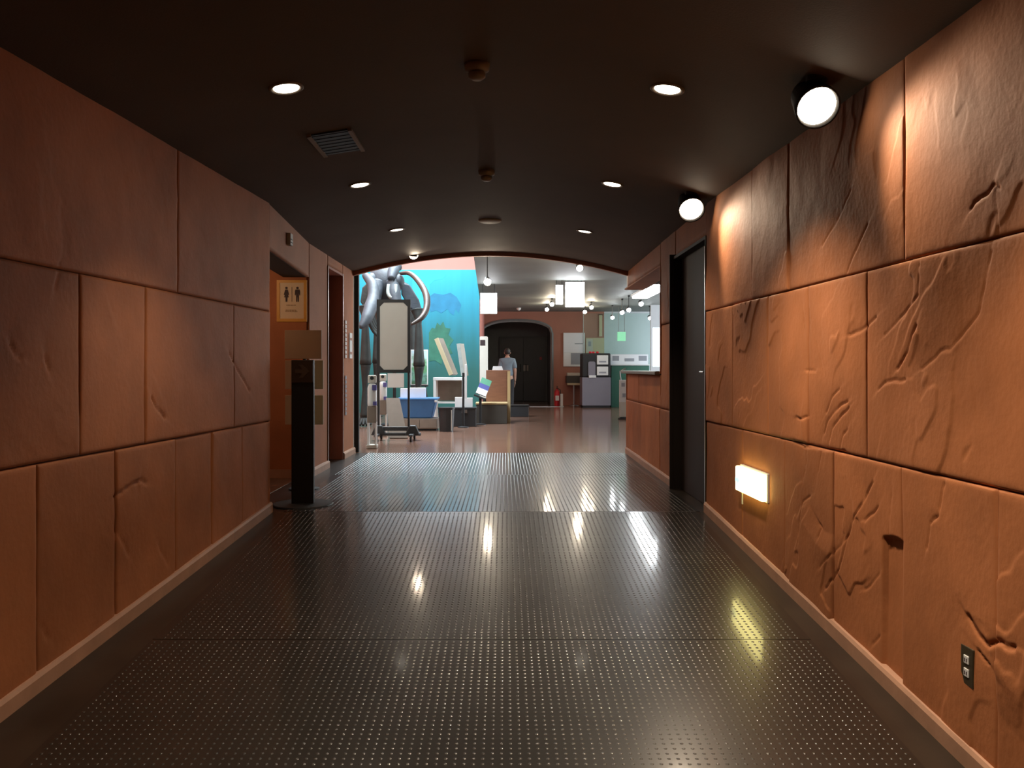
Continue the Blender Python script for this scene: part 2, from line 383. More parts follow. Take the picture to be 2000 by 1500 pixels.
def slab(parent, side, d0, d1, z0, z1, proud, res, seed, cracks=(), rough=1.0, material='sandstone', notch=None):
    XW = XR if side > 0 else XL
    sgn = -1 if side > 0 else 1
    g = 0.0035
    d0 += g; d1 -= g
    zb = (lambda d: z0) if z0 is not None else (lambda d: ramp(d) + 0.002)
    z1 = z1 - g
    hgt = z1 - min(zb(d0), zb(d1))
    nu = max(2, int((d1 - d0) / res)); nv = max(2, int(hgt / res))
    U, Vv = np.meshgrid(np.linspace(d0, d1, nu + 1), np.linspace(0, 1, nv + 1), indexing='ij')
    ZB = np.vectorize(zb)(U) + (g if z0 is not None else 0)
    Z = ZB + (z1 - ZB) * Vv
    H = np.zeros_like(U); WOB = np.zeros_like(U)
    if res < 0.03:
        off = Vector((seed * 3.17, seed * 1.31, seed * 7.7))
        for i in range(nu + 1):
            for j in range(nv + 1):
                u, z = U[i, j], Z[i, j]
                p = Vector((u, z, 0)) + off
                h = 0.0045 * mnoise.noise(p * 2.2) + 0.0016 * mnoise.noise(p * 9)
                # cleft layers: terraces that run diagonally, only in patches
                q = Vector((u * 1.7 + z * 1.0, z * 0.9 - u * 0.5, 0)) + off * 1.7
                n1 = mnoise.noise(q) + 0.28 * mnoise.noise(q * 3.1) + 0.10 * mnoise.noise(q * 9.0)
                m = mnoise.noise(p * 1.6 + Vector((40, 3, 9)))
                k = max(0.0, min(1.0, (m - 0.10) * 4.0)) * rough
                for t in (-0.16, 0.12, 0.34):
                    s_ = max(0.0, min(1.0, (n1 - t) / 0.014 + 0.5))
                    h += 0.0042 * k * s_
                H[i, j] = h; WOB[i, j] = 0.010 * mnoise.noise(p * 17)
        for pts, dep, wd in cracks:
            best = np.full_like(U, 9.0); sidev = np.zeros_like(U)
            for a, c in zip(pts[:-1], pts[1:]):
                ax, az = a; bx, bz = c
                L2 = (bx-ax)**2 + (bz-az)**2 + 1e-9
                t = np.clip(((U-ax)*(bx-ax) + (Z-az)*(bz-az)) / L2, 0, 1)
                dd = np.hypot(U - (ax + t*(bx-ax)), Z - (az + t*(bz-az)) + WOB)
                cr_ = (U-ax)*(bz-az) - (Z-az)*(bx-ax)
                if bz < az: cr_ = -cr_
                sidev = np.where(dd < best, cr_, sidev)
                best = np.minimum(best, dd)
            H -= dep * np.clip(1 - best / (wd * 1.25), 0, 1)
            H -= 0.45 * dep * np.exp(-best / 0.05) * (sidev > 0)
        if notch is not None:
            nd0, nd1, nz, dep = notch
            tt = np.clip((U - nd0) / (nd1 - nd0), 0, 1)
            top = nz + 0.030 * np.sin(tt * PI) - 0.02 * (1 - tt)
            ins = np.clip((top - Z) / 0.012, 0, 1) * np.clip((U - nd0) / 0.06, 0, 1) * np.clip((nd1 - U) / 0.012, 0, 1)
            H -= dep * ins * np.clip(1.15 - (top - Z) * 0.8, 0.45, 1)
        edge = np.minimum(np.minimum(U - d0, d1 - U), np.minimum(Z - ZB, z1 - Z))
        H -= 0.004 * np.exp(-np.maximum(edge, 0) / 0.006)
    XWv = np.vectorize(XW)(U)
    Xf = XWv + sgn * (proud + H)
    V = np.stack([Xf, U, Z], -1).reshape(-1, 3).tolist()
    Fs = []
    w = nv + 1
    for i in range(nu):
        for j in range(nv):
            q = (i*w+j, (i+1)*w+j, (i+1)*w+j+1, i*w+j+1)
            Fs.append(q if side < 0 else q[::-1])
    # skirt back to the wall
    ring = [i*w for i in range(nu+1)] + [nu*w + j for j in range(1, nv+1)] + [i*w + nv for i in range(nu-1, -1, -1)] + [j for j in range(nv-1, 0, -1)]
    base = len(V)
    for r_ in ring:
        x, y, z = V[r_]; V.append((XW(y) - sgn * 0.012, y, z))
    for k in range(len(ring)):
        k2 = (k + 1) % len(ring)
        q = (ring[k], base + k, base + k2, ring[k2])
        Fs.append(q if side < 0 else q[::-1])
    m_ = MB(); m_.v = V; m_.f = Fs
    o = m_.build('stone_slab', material, parent, smooth=True)
    return o

def wall_backing(name, side, segs, label):
    XW = XR if side > 0 else XL; sgn = 1 if side > 0 else -1
    m_ = MB()
    for a, c, z0, z1 in segs:
        i_a, i_c = XW(a + 1e-6) + sgn*0.010, XW(c - 1e-6) + sgn*0.010
        o_a, o_c = i_a + sgn*0.22, i_c + sgn*0.22
        za = ramp(a) - 0.1 if z0 is None else z0; zc = ramp(c) - 0.1 if z0 is None else z0
        if side > 0: m_.hexa([(i_a,a,za),(o_a,a,za),(o_c,c,zc),(i_c,c,zc),(i_a,a,z1),(o_a,a,z1),(o_c,c,z1),(i_c,c,z1)])
        else: m_.hexa([(o_a,a,za),(i_a,a,za),(i_c,c,zc),(o_c,c,zc),(o_a,a,z1),(i_a,a,z1),(i_c,c,z1),(o_c,c,z1)])
    return struct(name, m_, 'mortar', label=label)

def crk(side, pts, dep=0.010, wd=0.007): return ([wall_px(side, *p) for p in pts], dep * (0.62 if side > 0 else 0.9), wd * 0.85)

# -- left wall
wl = wall_backing('wall_left', -1, [(D0, 0.0, None, ZT), (0.0, DR, None, ZT)], 'left corridor wall clad in reddish sandstone slabs')
LC = [crk(-1, [(440,690),(455,720),(470,745),(480,765)], 0.014, 0.010), crk(-1, [(285,775),(295,795),(312,815)], 0.016, 0.010),
      crk(-1, [(8,672),(18,690),(30,698)], 0.014, 0.010), crk(-1, [(78,695),(85,720)], 0.014, 0.009),
      crk(-1, [(105,515),(102,540),(96,562)], 0.010, 0.008), crk(-1, [(215,968),(240,950),(262,938),(278,945)], 0.010, 0.009),
      crk(-1, [(215,1035),(232,1065),(242,1085)], 0.008, 0.008), crk(-1, [(300,1065),(318,1102)], 0.008, 0.007),
      crk(-1, [(205,600),(212,622)], 0.007, 0.006), crk(-1, [(68,1225),(85,1250)], 0.008, 0.007)]
SEED = 1
def course(parent, side, joints, z0, z1, cracks, rough, notch=None, base_seed=0, far=1.9):
    for k in range(len(joints) - 1):
        a, c = joints[k], joints[k+1]
        res = (0.0072 if side > 0 else 0.012) if c > far else 0.12
        slab(parent, side, a, c, z0, z1, 0.022 + 0.006 * rng.random(), res, base_seed + k, cracks, rough,
             notch=notch if (notch and a - 0.01 <= (notch[0]+notch[1])/2 <= c) else None)
course(wl, -1, [D0, -1.3, 0.2, 1.2, 2.2, 2.8, 3.35, 3.95, 4.57, 5.06, 5.55, DR], None, ZJ1, LC, 0.35, base_seed=11)
course(wl, -1, [D0, -1.0, 0.5, 1.6, 2.5, 3.65, 4.23, 5.40, DR], ZJ1, ZJ2, LC, 0.35, base_seed=31)
course(wl, -1, [D0, -0.6, 0.9, 2.0, 3.1, 4.6, DR], ZJ2, ZT, LC, 0.35, base_seed=51)

# -- right wall
wr = wall_backing('wall_right', 1, [(D0, 0.0, None, ZT), (0.0, DR, None, ZT), (DR, 7.28, E + 0.98, ZT), (7.28, 8.02, -0.1, ZT), (8.02, DA, -0.1, E - 0.06), (8.02, DA + 0.02, E + 1.0, ZT)],
                   'right corridor wall clad in rough cleft sandstone slabs')
RC = [crk(1, [(1740,655),(1752,640),(1790,600),(1808,578),(1812,520)]), crk(1, [(1765,720),(1785,690),(1798,655),(1806,635)], 0.014, 0.010),
      crk(1, [(1672,655),(1700,640),(1722,620)], 0.012, 0.010), crk(1, [(1815,720),(1850,690),(1870,680),(1905,640),(1925,610),(1935,560),(1950,490)], 0.009, 0.007),
      crk(1, [(1618,845),(1625,820),(1640,800),(1665,785)], 0.012, 0.008), crk(1, [(1626,870),(1634,835),(1650,815),(1668,798)], 0.012, 0.008),
      crk(1, [(1622,805),(1635,775),(1650,760)], 0.010, 0.007), crk(1, [(1650,875),(1656,850),(1665,838)], 0.010, 0.008),
      crk(1, [(1665,530),(1675,500),(1690,470),(1705,440)], 0.012, 0.008), crk(1, [(1615,480),(1640,440),(1660,400),(1672,370)], 0.006, 0.006),
      crk(1, [(1910,410),(1918,395),(1945,380),(1958,360),(1968,365)], 0.012, 0.008), crk(1, [(1965,455),(1966,420),(1964,400)], 0.006, 0.006),
      crk(1, [(1578,610),(1580,640)], 0.010, 0.005), crk(1, [(1588,600),(1591,630)], 0.010, 0.005),
      crk(1, [(1604,670),(1612,700),(1618,730)], 0.006, 0.006), crk(1, [(1565,815),(1575,818),(1585,815)], 0.012, 0.008),
      crk(1, [(1582,725),(1602,722)], 0.009, 0.007), crk(1, [(1728,762),(1740,748),(1780,742)], 0.010, 0.008),
      crk(1, [(1572,1060),(1573,1020),(1578,980),(1592,970)], 0.009, 0.007), crk(1, [(1610,1020),(1615,1030),(1610,1050)], 0.011, 0.008),
      crk(1, [(1625,1150),(1650,1110),(1665,1050),(1680,1010),(1700,970),(1715,940)], 0.013, 0.008),
      crk(1, [(1615,1110),(1640,1075),(1665,1050)], 0.009, 0.007), crk(1, [(1700,1015),(1715,1005),(1725,990)], 0.010, 0.008),
      crk(1, [(1698,1152),(1710,1145),(1728,1120)], 0.008, 0.006), crk(1, [(1822,1070),(1830,1025),(1845,1005),(1852,970),(1858,945)], 0.012, 0.008),
      crk(1, [(1745,1050),(1750,1000),(1755,950)], 0.007, 0.006), crk(1, [(1905,1205),(1925,1240),(1945,1260),(1975,1255),(2000,1265)], 0.018, 0.013),
      crk(1, [(1925,1270),(1945,1295)], 0.012, 0.007), crk(1, [(1715,1260),(1728,1245)], 0.008, 0.006), crk(1, [(1580,930),(1585,900),(1586,880)], 0.008, 0.006),
      crk(1, [(1560,860),(1580,872),(1620,876),(1660,884)], 0.012, 0.008), crk(1, [(1608,920),(1614,885)], 0.007, 0.006)]
nd_a = wall_px(1, 1800, 1085)[0]; nd_b = wall_px(1, 1733, 1055)[0]; nzz = wall_px(1, 1768, 1062)[1]
course(wr, 1, [D0, -1.4, 0.1, 1.1, 1.95, 2.66, 3.26, 3.90, 4.52, 5.25, DR], None, ZJ1, RC, 1.0, notch=(nd_a, nd_b, nzz, 0.020), base_seed=71)
course(wr, 1, [D0, -0.8, 0.6, 1.5, 2.3, 3.56, 4.20, 4.78, 5.45, DR], ZJ1, ZJ2, RC, 1.0, base_seed=91)
course(wr, 1, [D0, -1.6, -0.1, 1.2, 2.2, 3.24, 4.46, 5.06, DR], ZJ2, ZT, RC, 0.8, base_seed=111)
# beyond the door: full-height pier, low counter wall, header over the opening
course(wr, 1, [7.28, 8.02, 9.2, DA], None, ZJ1, [], 0.5, base_seed=131)
slab(wr, 1, 8.02, 9.4, ZJ1, E - 0.06, 0.014, 0.03, 140, material='sandstone'); slab(wr, 1, 9.4, DA, ZJ1, E - 0.06, 0.016, 0.03, 141)
slab(wr, 1, 7.28, 8.02, ZJ1, ZJ2, 0.014, 0.02, 142); slab(wr, 1, 7.28, 8.02, ZJ2, ZT, 0.016, 0.02, 143)
slab(wr, 1, 8.02, DA, E + 1.0, ZT, 0.012, 0.05, 144)
slab(wr, 1, DR, 7.28, E + 0.98, ZT, 0.012, 0.05, 145)
MB().box(1.46, 1.80, 8.06, DA + 0.03, E - 0.06, E - 0.025).build('counter_top', 'grey_trim', wr, bev=0.006, label='grey stone sill on the low counter wall')
MB().box(1.525, 1.74, DA, DA + 0.03, 0.0, E - 0.06).build('counter_end', 'sandstone_smooth', wr)
MB().box(1.505, 1.74, 8.005, 8.03, E - 0.05, E + 1.0).build('opening_jamb', 'sandstone_smooth', wr)
MB().box(1.505, 1.74, 8.03, DA + 0.02, E + 0.985, E + 1.0).build('opening_soffit', 'sandstone_smooth', wr)
MB().box(1.45, 1.74, 7.275, 7.285, 0.0, E + 1.0).build('door_reveal', 'brown_door', wr)

# -- left side beyond the ramp: recess to the washrooms, pier, second doorway
wl2 = wall_backing('wall_left', -1, [(DR, 8.0, E + 0.88, ZT), (8.0, 8.84, -0.1, ZT), (8.84, 9.66, E + 1.10, ZT), (9.66, DA, -0.1, ZT)], 'left wall of the landing with washroom recess and doorway')
slab(wl2, -1, DR, 8.0, E + 0.88, ZT, 0.014, 0.03, 151, material='sandstone_smooth')
slab(wl2, -1, 8.0, 8.84, None, ZT, 0.014, 0.04, 152, material='sandstone_smooth')
slab(wl2, -1, 8.84, 9.66, E + 1.10, ZT, 0.014, 0.05, 153, material='sandstone_smooth')
slab(wl2, -1, 9.66, DA, None, ZT, 0.014, 0.05, 154, material='sandstone_smooth')
MB().box(-2.0, XL(DR) + 0.016, DR - 0.02, DR, 0.0, ZT).build('wall_end', 'sandstone_smooth', wl2)
MB().box(-2.12, XL(7.9) + 0.012, 7.98, 8.0, E + 0.6, E + 0.88)  # (pier edge is covered by the slab skirt)
struct('wall_recess', MB().box(-2.30, -1.905, 7.985, 8.30, 0.0, ZT), 'sandstone_smooth', label='lit short wall at the back of the washroom recess')
struct('wall_recess', MB().box(-4.2, -2.28, 8.28, 8.5, 0.0, ZT).box(-4.3, -4.1, 5.6, 8.5, -0.1, ZT).box(-4.3, -2.0, 5.88, DR - 0.01, -0.1, ZT), 'red_wall', label='dim red inner walls of the washroom recess')
struct('ceiling', MB().box(-4.2, -1.98, DR, 8.4, E + 0.98, E + 1.06), 'red_wall', label='low ceiling of the washroom recess')
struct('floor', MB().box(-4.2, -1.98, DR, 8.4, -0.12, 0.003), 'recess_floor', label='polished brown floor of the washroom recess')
struct('baseboard_recess', MB().box(-2.30, -1.925, 7.965, 7.985, 0.003, 0.085).box(-4.0, -2.30, 8.26, 8.28, 0.003, 0.085), 'baseboard')
rl = bpy.data.lights.new('recess_lamp_light', 'POINT'); rl.energy = 9.0; rl.color = (1.0, 0.62, 0.36); rl.shadow_soft_size = 0.08

# ramp-end / back wall behind the camera
struct('wall_back', MB().box(-2.6, 2.2, D0 - 0.2, D0, -1.2, ZT + 0.4), 'sandstone_smooth')

# baseboards
def baseboard(name, side, segs, label):
    XW = XR if side > 0 else XL; sgn = -1 if side > 0 else 1
    m_ = MB()
    for a, c in segs:
        n = max(2, int((c - a) / 0.4)); prof = ((0.0, 0.0), (0.034, 0.0), (0.034, 0.060), (0.026, 0.074), (0.0, 0.078))
        o = len(m_.v); k = len(prof)
        for i in range(n + 1):
            d = a + (c - a) * i / n
            dd = min(max(d, a + 1e-4), c - 1e-4)
            for px_, pz_ in prof:
                m_.v.append((XW(dd) + sgn * (px_ + 0.008), d, ramp(dd) + pz_))
        for i in range(n):
            for j in range(k):
                q = (o+i*k+j, o+(i+1)*k+j, o+(i+1)*k+(j+1)%k, o+i*k+(j+1)%k)
                m_.f.append(q if side > 0 else q[::-1])
        for i in (0, n):
            q = tuple(o + i*k + j for j in range(k)); m_.f.append(q if (i == 0) == (side > 0) else q[::-1])
    return struct(name, m_, 'baseboard', label=label)
baseboard('baseboard_right', 1, [(D0, DR), (7.28, DA)], 'pinkish beige baseboard along the right wall')
baseboard('baseboard_left', -1, [(D0, DR), (8.0, 8.84), (9.66, DA)], 'pinkish beige baseboard along the left wall')

# doors
d1 = thing('door_1', 'dark brown steel door set in the right wall', 'door', (1.5, 6.69, 0)); d1['kind'] = 'structure'; del d1['category']
MB().box(0.05, 0.10, -0.57, 0.57, 0.004, E + 0.96).build('door_leaf', 'brown_door', d1)
MB().box(-0.02, 0.13, -0.59, -0.565, 0.0, E + 0.98).box(-0.02, 0.13, 0.565, 0.585, 0.0, E + 0.98).box(-0.02, 0.13, -0.565, 0.565, E + 0.955, E + 0.98).build('door_frame', 'brown_door', d1)
MB().box(-0.026, -0.018, -0.59, -0.575, 0.01, E + 0.9).build('edge_strip', 'steel', d1, label='thin bright metal edge strip')
MB().tube([(0.05, -0.46, 1.03), (0.0, -0.46, 1.03)], 0.012).tube([(0.0, -0.46, 1.03), (0.0, -0.34, 1.03)], 0.010).build('door_handle', 'steel', d1)
d2 = thing('door_2', 'dark red recessed door beyond the washroom recess', 'door', (XL(9.2), 9.25, 0)); d2['kind'] = 'structure'; del d2['category']
MB().box(-0.17, -0.13, -0.41, 0.41, 0.004, E + 1.09).build('door_leaf', 'red_wall', d2)
MB().box(-0.16, 0.022, -0.415, -0.39, 0.0, E + 1.10).box(-0.16, 0.022, 0.39, 0.415, 0.0, E + 1.10).box(-0.16, 0.022, -0.39, 0.39, E + 1.075, E + 1.10).build('door_frame', 'red_wall', d2)
MB().box(0.018, 0.026, -0.418, -0.40, 0.0, E + 1.10).build('edge_strip', 'steel', d2, label='thin bright metal edge strip')
MB().box(0.018, 0.026, 0.40, 0.418, 0.0, E + 1.10).build('edge_strip', 'steel', d2, label='thin bright metal edge strip')

# ------------------------------------------------------------------ arch and the tall hall beyond
def arch_z(x): return vault_z(max(XL(DA), min(XR(DA), x)), DA) - 0.03
mb = MB(); n = 30; xl, xr = XL(DA), XR(DA)
xs = [xl + (xr - xl) * i / n for i in range(n + 1)]
for y in (DA, DA + 0.14):
    for x in xs: mb.v.append((x, y, arch_z(x)))
    for x in xs: mb.v.append((x, y, 6.2))
k = n + 1
for i in range(n):
    mb.f.append((i, i+1, k+i+1, k+i)); mb.f.append((2*k+i+1, 2*k+i, 3*k+i, 3*k+i+1)); mb.f.append((i+1, i, 2*k+i, 2*k+i+1))
mb.box(-8.2, xl, DA, DA + 0.14, -0.1, 6.2); mb.box(xr, 8.2, DA, DA + 0.14, E + 1.02, 6.2)
struct('wall_arch', mb, 'offwhite', label='end wall pierced by the wide shallow arch')
mb = MB()
for y, dz in ((DA - 0.05, 0.0), (DA - 0.05, 0.055), (DA + 0.0, 0.055), (DA + 0.0, 0.0)):
    for x in xs: mb.v.append((x, y, arch_z(x) - 0.018 + dz))
for s_ in range(4):
    a, c = s_ * k, ((s_ + 1) % 4) * k
    for i in range(n): mb.f.append((a+i, a+i+1, c+i+1, c+i))
struct('trim_1', mb, 'red_wall', label='reddish rim along the edge of the arch')
struct('trim_2', MB().box(xl + 0.0, xl + 0.055, DA + 0.14, DA + 0.20, 0.0, E + 1.2), 'black_metal', label='black upright post at the left foot of the arch')

struct('floor', MB().box(-8.2, 8.2, DA, 28.2, -0.15, 0.0).box(1.62, 8.2, 7.0, DA, -0.15, 0.0), 'hall_floor', label='glossy brown floor of the exhibition hall')
ZC = E + 1.65; DW = 24.0; DM = 19.5; XM = -0.58
# lower ceiling over the right half, tall space over the left half
struct('ceiling', MB().hexa([(-0.42,DA+0.14,ZC),(8.2,DA+0.14,ZC),(8.2,DW,ZC),(-0.66,DW,ZC),(-0.42,DA+0.14,6.2),(8.2,DA+0.14,6.2),(8.2,DW,6.2),(-0.66,DW,6.2)]).box(1.74, 8.2, 7.0, DA, ZC, ZC + 0.2), 'hall_ceiling', label='dark grey flat ceiling of the exhibition hall')
struct('ceiling', MB().box(-3.6, -0.3, DA + 0.14, DM + 0.2, 6.0, 6.2), 'white_plastic', label='high pale ceiling above the mural')
struct('wall_left', MB().box(-3.6, -3.4, DA + 0.14, DM + 0.2, 0, 6.0), 'red_wall', label='red wall to the left of the skeleton')
mural_z = PZ(527, DM)
struct('wall_upper', MB().box(-3.6, XM, DM, DM + 0.2, E + 3.3, 6.0), 'window_wall', label='blue-grey wall high above the mural')
struct('wall_mural', MB().box(-3.6, XM, DM, DM + 0.2, mural_z, E + 3.3).box(XM - 0.2, XM, DM + 0.2, DW, 0, 6.0).box(-3.6, XM, DM, DM + 0.2, 0, mural_z), 'pink_wall', label='pink painted wall above the mural')
# red far wall with arched opening into the alcove
ax0, ax1 = PX(938, DW), PX(1080, DW)
mb = MB(); n = 24; xs2 = [ax0 + (ax1 - ax0) * i / n for i in range(n + 1)]
def az(x):
    t = (x - (ax0 + ax1) / 2) / ((ax1 - ax0) / 2); t = max(-1, min(1, t)); return PZ(650, DW) + (PZ(624, DW) - PZ(650, DW)) * math.sqrt(max(0.0, 1 - abs(t) ** 2.6))
for y in (DW, DW + 0.25):
    for x in xs2: mb.v.append((x, y, az(x)))
    for x in xs2: mb.v.append((x, y, ZC))
k2 = n + 1
for i in range(n):
    mb.f.append((i, i+1, k2+i+1, k2+i)); mb.f.append((2*k2+i+1, 2*k2+i, 3*k2+i, 3*k2+i+1)); mb.f.append((i+1, i, 2*k2+i, 2*k2+i+1))
mb.box(-0.8, ax0, DW, DW + 0.25, 0, ZC); mb.box(ax1, PX(1180, DW), DW, DW + 0.25, 0, ZC)
wf = struct('wall_far', mb, 'red_wall', label='red far wall with an arched alcove')
mb = MB()
path = [(ax1 - 0.03, DW - 0.02, 0.0)] + [(x, DW - 0.02, az(x) - 0.03) for x in reversed(xs2)] + [(ax0 + 0.03, DW - 0.02, 0.0)]
path = [(min(max(x, ax0 + 0.03), ax1 - 0.03), y, z) for x, y, z in path]
mb.tube(path, 0.045, n=4)
struct('trim_3', mb, 'grey_trim', label='grey frame around the arched alcove')
struct('wall_alcove', MB().box(ax0 - 0.2, ax0, DW + 0.25, 27.2, 0, ZC).box(ax1, ax1 + 0.2, DW + 0.25, 27.2, 0, ZC).box(ax0, ax1, 27.0, 27.2, 0, ZC).box(ax0, ax1, DW + 0.25, 27.0, ZC - 0.02, ZC), 'grey_trim', label='grey walls inside the far alcove')
d3 = thing('door_3', 'black double door at the back of the far alcove', 'door', (PX(1022, 26.9), 26.93, 0)); d3['kind'] = 'structure'; del d3['category']
dw3 = PX(1066, 26.9) - PX(1022, 26.9); dh3 = PZ(661, 26.9)
for s_ in (-1, 1):
    lf = MB().box(min(0.006*s_, s_*dw3), max(0.006*s_, s_*dw3), -0.05, 0.0, 0.01, dh3).build('door_leaf', 'black_door', d3)
    MB().tube([(s_*0.09, -0.09, 0.95), (s_*0.09, -0.09, 1.2)], 0.014).build('pull_handle', 'black_metal', lf)
MB().cbox((PX(1027, 26.9) - PX(1022, 26.9), -0.056, PZ(719, 26.9)), (0.17, 0.008, 0.19)).build('notice', 'offwhite', d3, label='small pale notice on the black door')
MB().cbox((PX(1056, 26.9) - PX(1022, 26.9), -0.056, PZ(700, 26.9)), (0.07, 0.008, 0.09)).build('red_sticker', 'red_paint', d3)
MB().box(-dw3 - 0.05, dw3 + 0.05, -0.03, 0.05, dh3, dh3 + 0.06).box(-dw3 - 0.05, -dw3, -0.03, 0.05, 0, dh3).box(dw3, dw3 + 0.05, -0.03, 0.05, 0, dh3).build('door_frame', 'alcove_dark', d3)
struct('trim_4', MB().box(PX(1034, 22.9), PX(1100, 22.9), 22.88, 22.98, 0.0, 0.008), 'white_plastic', label='thin pale strip lying on the hall floor')  # narrow white strip laid flat on the floor before the far wall
# room to the right
struct('wall_right', MB().box(PX(1180, DW), 8.2, DW, DW + 0.2, 0, ZC).box(8.0, 8.2, 7.0, DW, 0, ZC).box(1.74, 8.2, 6.85, 7.0, 0, ZC), 'window_wall', label='blue-grey walls of the room beside the hall')

# mural
mu = thing('mural', 'large teal and cyan underwater mural on the tall hall wall', 'mural', (PX(880, DM), DM, 0))
mx = mu.location.x
MB().box(-3.4 - mx, XM - mx - 0.005, -0.034, -0.004, 0.01, mural_z).build('mural_ground', 'mural_paint', mu)
def mural_shape(name, pts, m, y):
    MB().prism([(PX(x, DM) - mx, PZ(y_, DM)) for x, y_ in reversed(pts)], -0.038 - y, -0.033).build(name, m, mu)
mural_shape('painted_swell', [(806,530),(868,529),(871,538),(865,545),(848,548),(840,556),(838,575),(830,600),(822,620),(806,600)], 'mural_cyan', 0)
mural_shape('painted_shoal', [(838,580),(848,573),(866,576),(880,572),(892,580),(901,596),(896,612),(890,604),(886,616),(880,612),(874,604),(862,612),(852,606),(842,610),(836,600)], 'mural_blue', 0.001)
mural_shape('painted_plants', [(838,650),(844,640),(850,642),(854,630),(860,636),(866,628),(870,640),(880,642),(876,654),(886,664),(878,676),(884,690),(868,696),(862,712),(850,704),(838,706)], 'mural_green', 0.002)

# ------------------------------------------------------------------ lamps and ceiling fittings
def downlight(x, d, label, power, dim=False, visible_group=True):
    z = vault_z(x, d)
    e = 1e-3; sl = (vault_z(x + e, d) - vault_z(x - e, d)) / (2 * e)
    nrm = Vector((sl, 0, -1)).normalized()
    t = thing('recessed_downlight', label, 'ceiling light', (x, d, z), 0, 'recessed downlights of the vaulted ceiling')
    M = axisM(nrm)
    MB().lathe([(0.060, -0.004), (0.066, 0.004), (0.076, 0.010), (0.084, 0.006), (0.086, -0.004)], 28, M).build('trim_ring', 'offwhite' if False else 'taupe', t, smooth=True)
    MB().lathe([(0.001, 0.006), (0.045, 0.0065), (0.062, 0.004), (0.062, -0.002)], 28, M).build('lens', 'lamp_lens_dim' if dim else 'lamp_lens', t, smooth=True)
    l = bpy.data.lights.new('downlight_beam', 'SPOT'); l.energy = power; l.color = (1.0, 0.80, 0.60)
    l.spot_size = R(106 if x > 0 else 94); l.spot_blend = 0.75; l.shadow_soft_size = 0.05
    lo = bpy.data.objects.new('downlight_beam' if d > 3 else 'downlight_beam_offscreen', l); COL.objects.link(lo); lo.parent = t; lo.location = nrm * 0.02
    return t
XDL, XDR = -1.07, 0.80
for d, pw, dm, who in ((2.0, 72, False, 'at the ramp foot'), (4.07, 72, False, 'beside the first smoke detector'),
                       (6.15, 20, False, 'beside the second smoke detector'), (8.25, 14, True, 'beside the flat ceiling speaker')):
    downlight(XDL, d, 'round recessed downlight, washroom side, ' + who, pw * 0.95, dm)
    downlight(XDR, d, 'round recessed downlight, brown door side, ' + who, pw * 3.3, dm)

def spotlight(loc, aim, r, m, label, power, col, size=R(94), blend=0.5):
    loc = Vector(loc); zt = vault_z(loc.x, loc.y)
    t = thing('ceiling_spotlight', label, 'spotlight', (loc.x, loc.y, zt))
    c = Vector((0, 0, loc.z - zt)); a = Vector(aim).normalized(); M = Matrix.Translation(c) @ axisM(a)
    MB().lathe([(0.001, -0.014), (0.045, -0.014), (0.045, 0.012), (0.001, 0.012)], 20).build('canopy', 'black_metal', t, smooth=False)
    MB().tube([(0, 0, 0), c - a * r * 1.2], 0.010, 8).build('stem', 'black_metal', t)
    MB().lathe([(r * 0.35, -r * 2.0), (r * 0.85, -r * 1.75), (r * 1.06, -r * 0.3), (r * 1.12, r * 0.25), (r * 1.03, r * 0.25), (r * 0.95, -r * 0.3)], 24, M).build('lamp_can', 'black_metal', t, smooth=True)
    MB().lathe([(r * 0.96, -r * 0.15), (r * 0.96, r * 0.02), (r * 0.85, r * 0.16), (r * 0.5, r * 0.27), (0.001, r * 0.30)], 24, M).build('bulb', m, t, smooth=True)
    l = bpy.data.lights.new('spotlight_beam', 'SPOT'); l.energy = power; l.color = col; l.spot_size = size; l.spot_blend = blend; l.shadow_soft_size = r * 0.8
    lo = bpy.data.objects.new('spotlight_beam', l); COL.objects.link(lo); lo.parent = t; lo.location = c + a * r * 0.6
    lo.rotation_euler = Vector((0, 0, -1)).rotation_difference(a).to_euler()
    return t
pz = E + 1.14; AIM = (-0.02, -0.80, -0.58); WARM = (1.0, 0.80, 0.58)
spotlight((610 * 3.6 / F, 3.6, pz), AIM, 0.085, 'bulb', 'glaring warm spotlight near the first smoke detector, by the right wall', 40, WARM)
spotlight((365 * 5.92 / F, 5.92, pz), AIM, 0.085, 'bulb', 'glaring warm spotlight in front of the dark brown door', 40, WARM)
spotlight(tuple(P(808, 497, 10.12)), (0.35, -0.9, -0.35), 0.060, 'bulb_small', 'small bright spotlight at the rim of the arch', 25, WARM)

def smoke_detector(d, label, group='smoke detectors'):
    x = -0.13; z = vault_z(x, d)
    t = thing('smoke_detector', label, 'smoke detector', (x, d, z), 0, group)
    MB().lathe([(0.001, -0.075), (0.024, -0.075), (0.040, -0.062), (0.042, -0.045), (0.036, -0.040)], 24).build('sensor_head', 'taupe', t, smooth=True)
    MB().lathe([(0.036, -0.040), (0.058, -0.030), (0.062, 0.006), (0.001, 0.006)], 24).build('mounting_base', 'taupe', t, smooth=True)
smoke_detector(3.95, 'round smoke detector at the crown of the vault, larger one between the first downlights')
smoke_detector(6.08, 'round smoke detector at the crown of the vault, smaller one between the second downlights')
sp_ = thing('ceiling_speaker', 'flat round ceiling speaker at the crown of the vault near the arch', 'speaker', (-0.14, 8.1, vault_z(-0.14, 8.1)))
MB().lathe([(0.001, -0.020), (0.095, -0.020), (0.112, -0.012), (0.116, 0.004), (0.001, 0.004)], 28).build('grille', 'offwhite', sp_, smooth=True)
vx, vd = -1.02, 5.05; vz = vault_z(vx, vd)
vt = thing('air_vent', 'rectangular air vent with grey side rails in the vault', 'vent', (vx, vd, vz), 0)
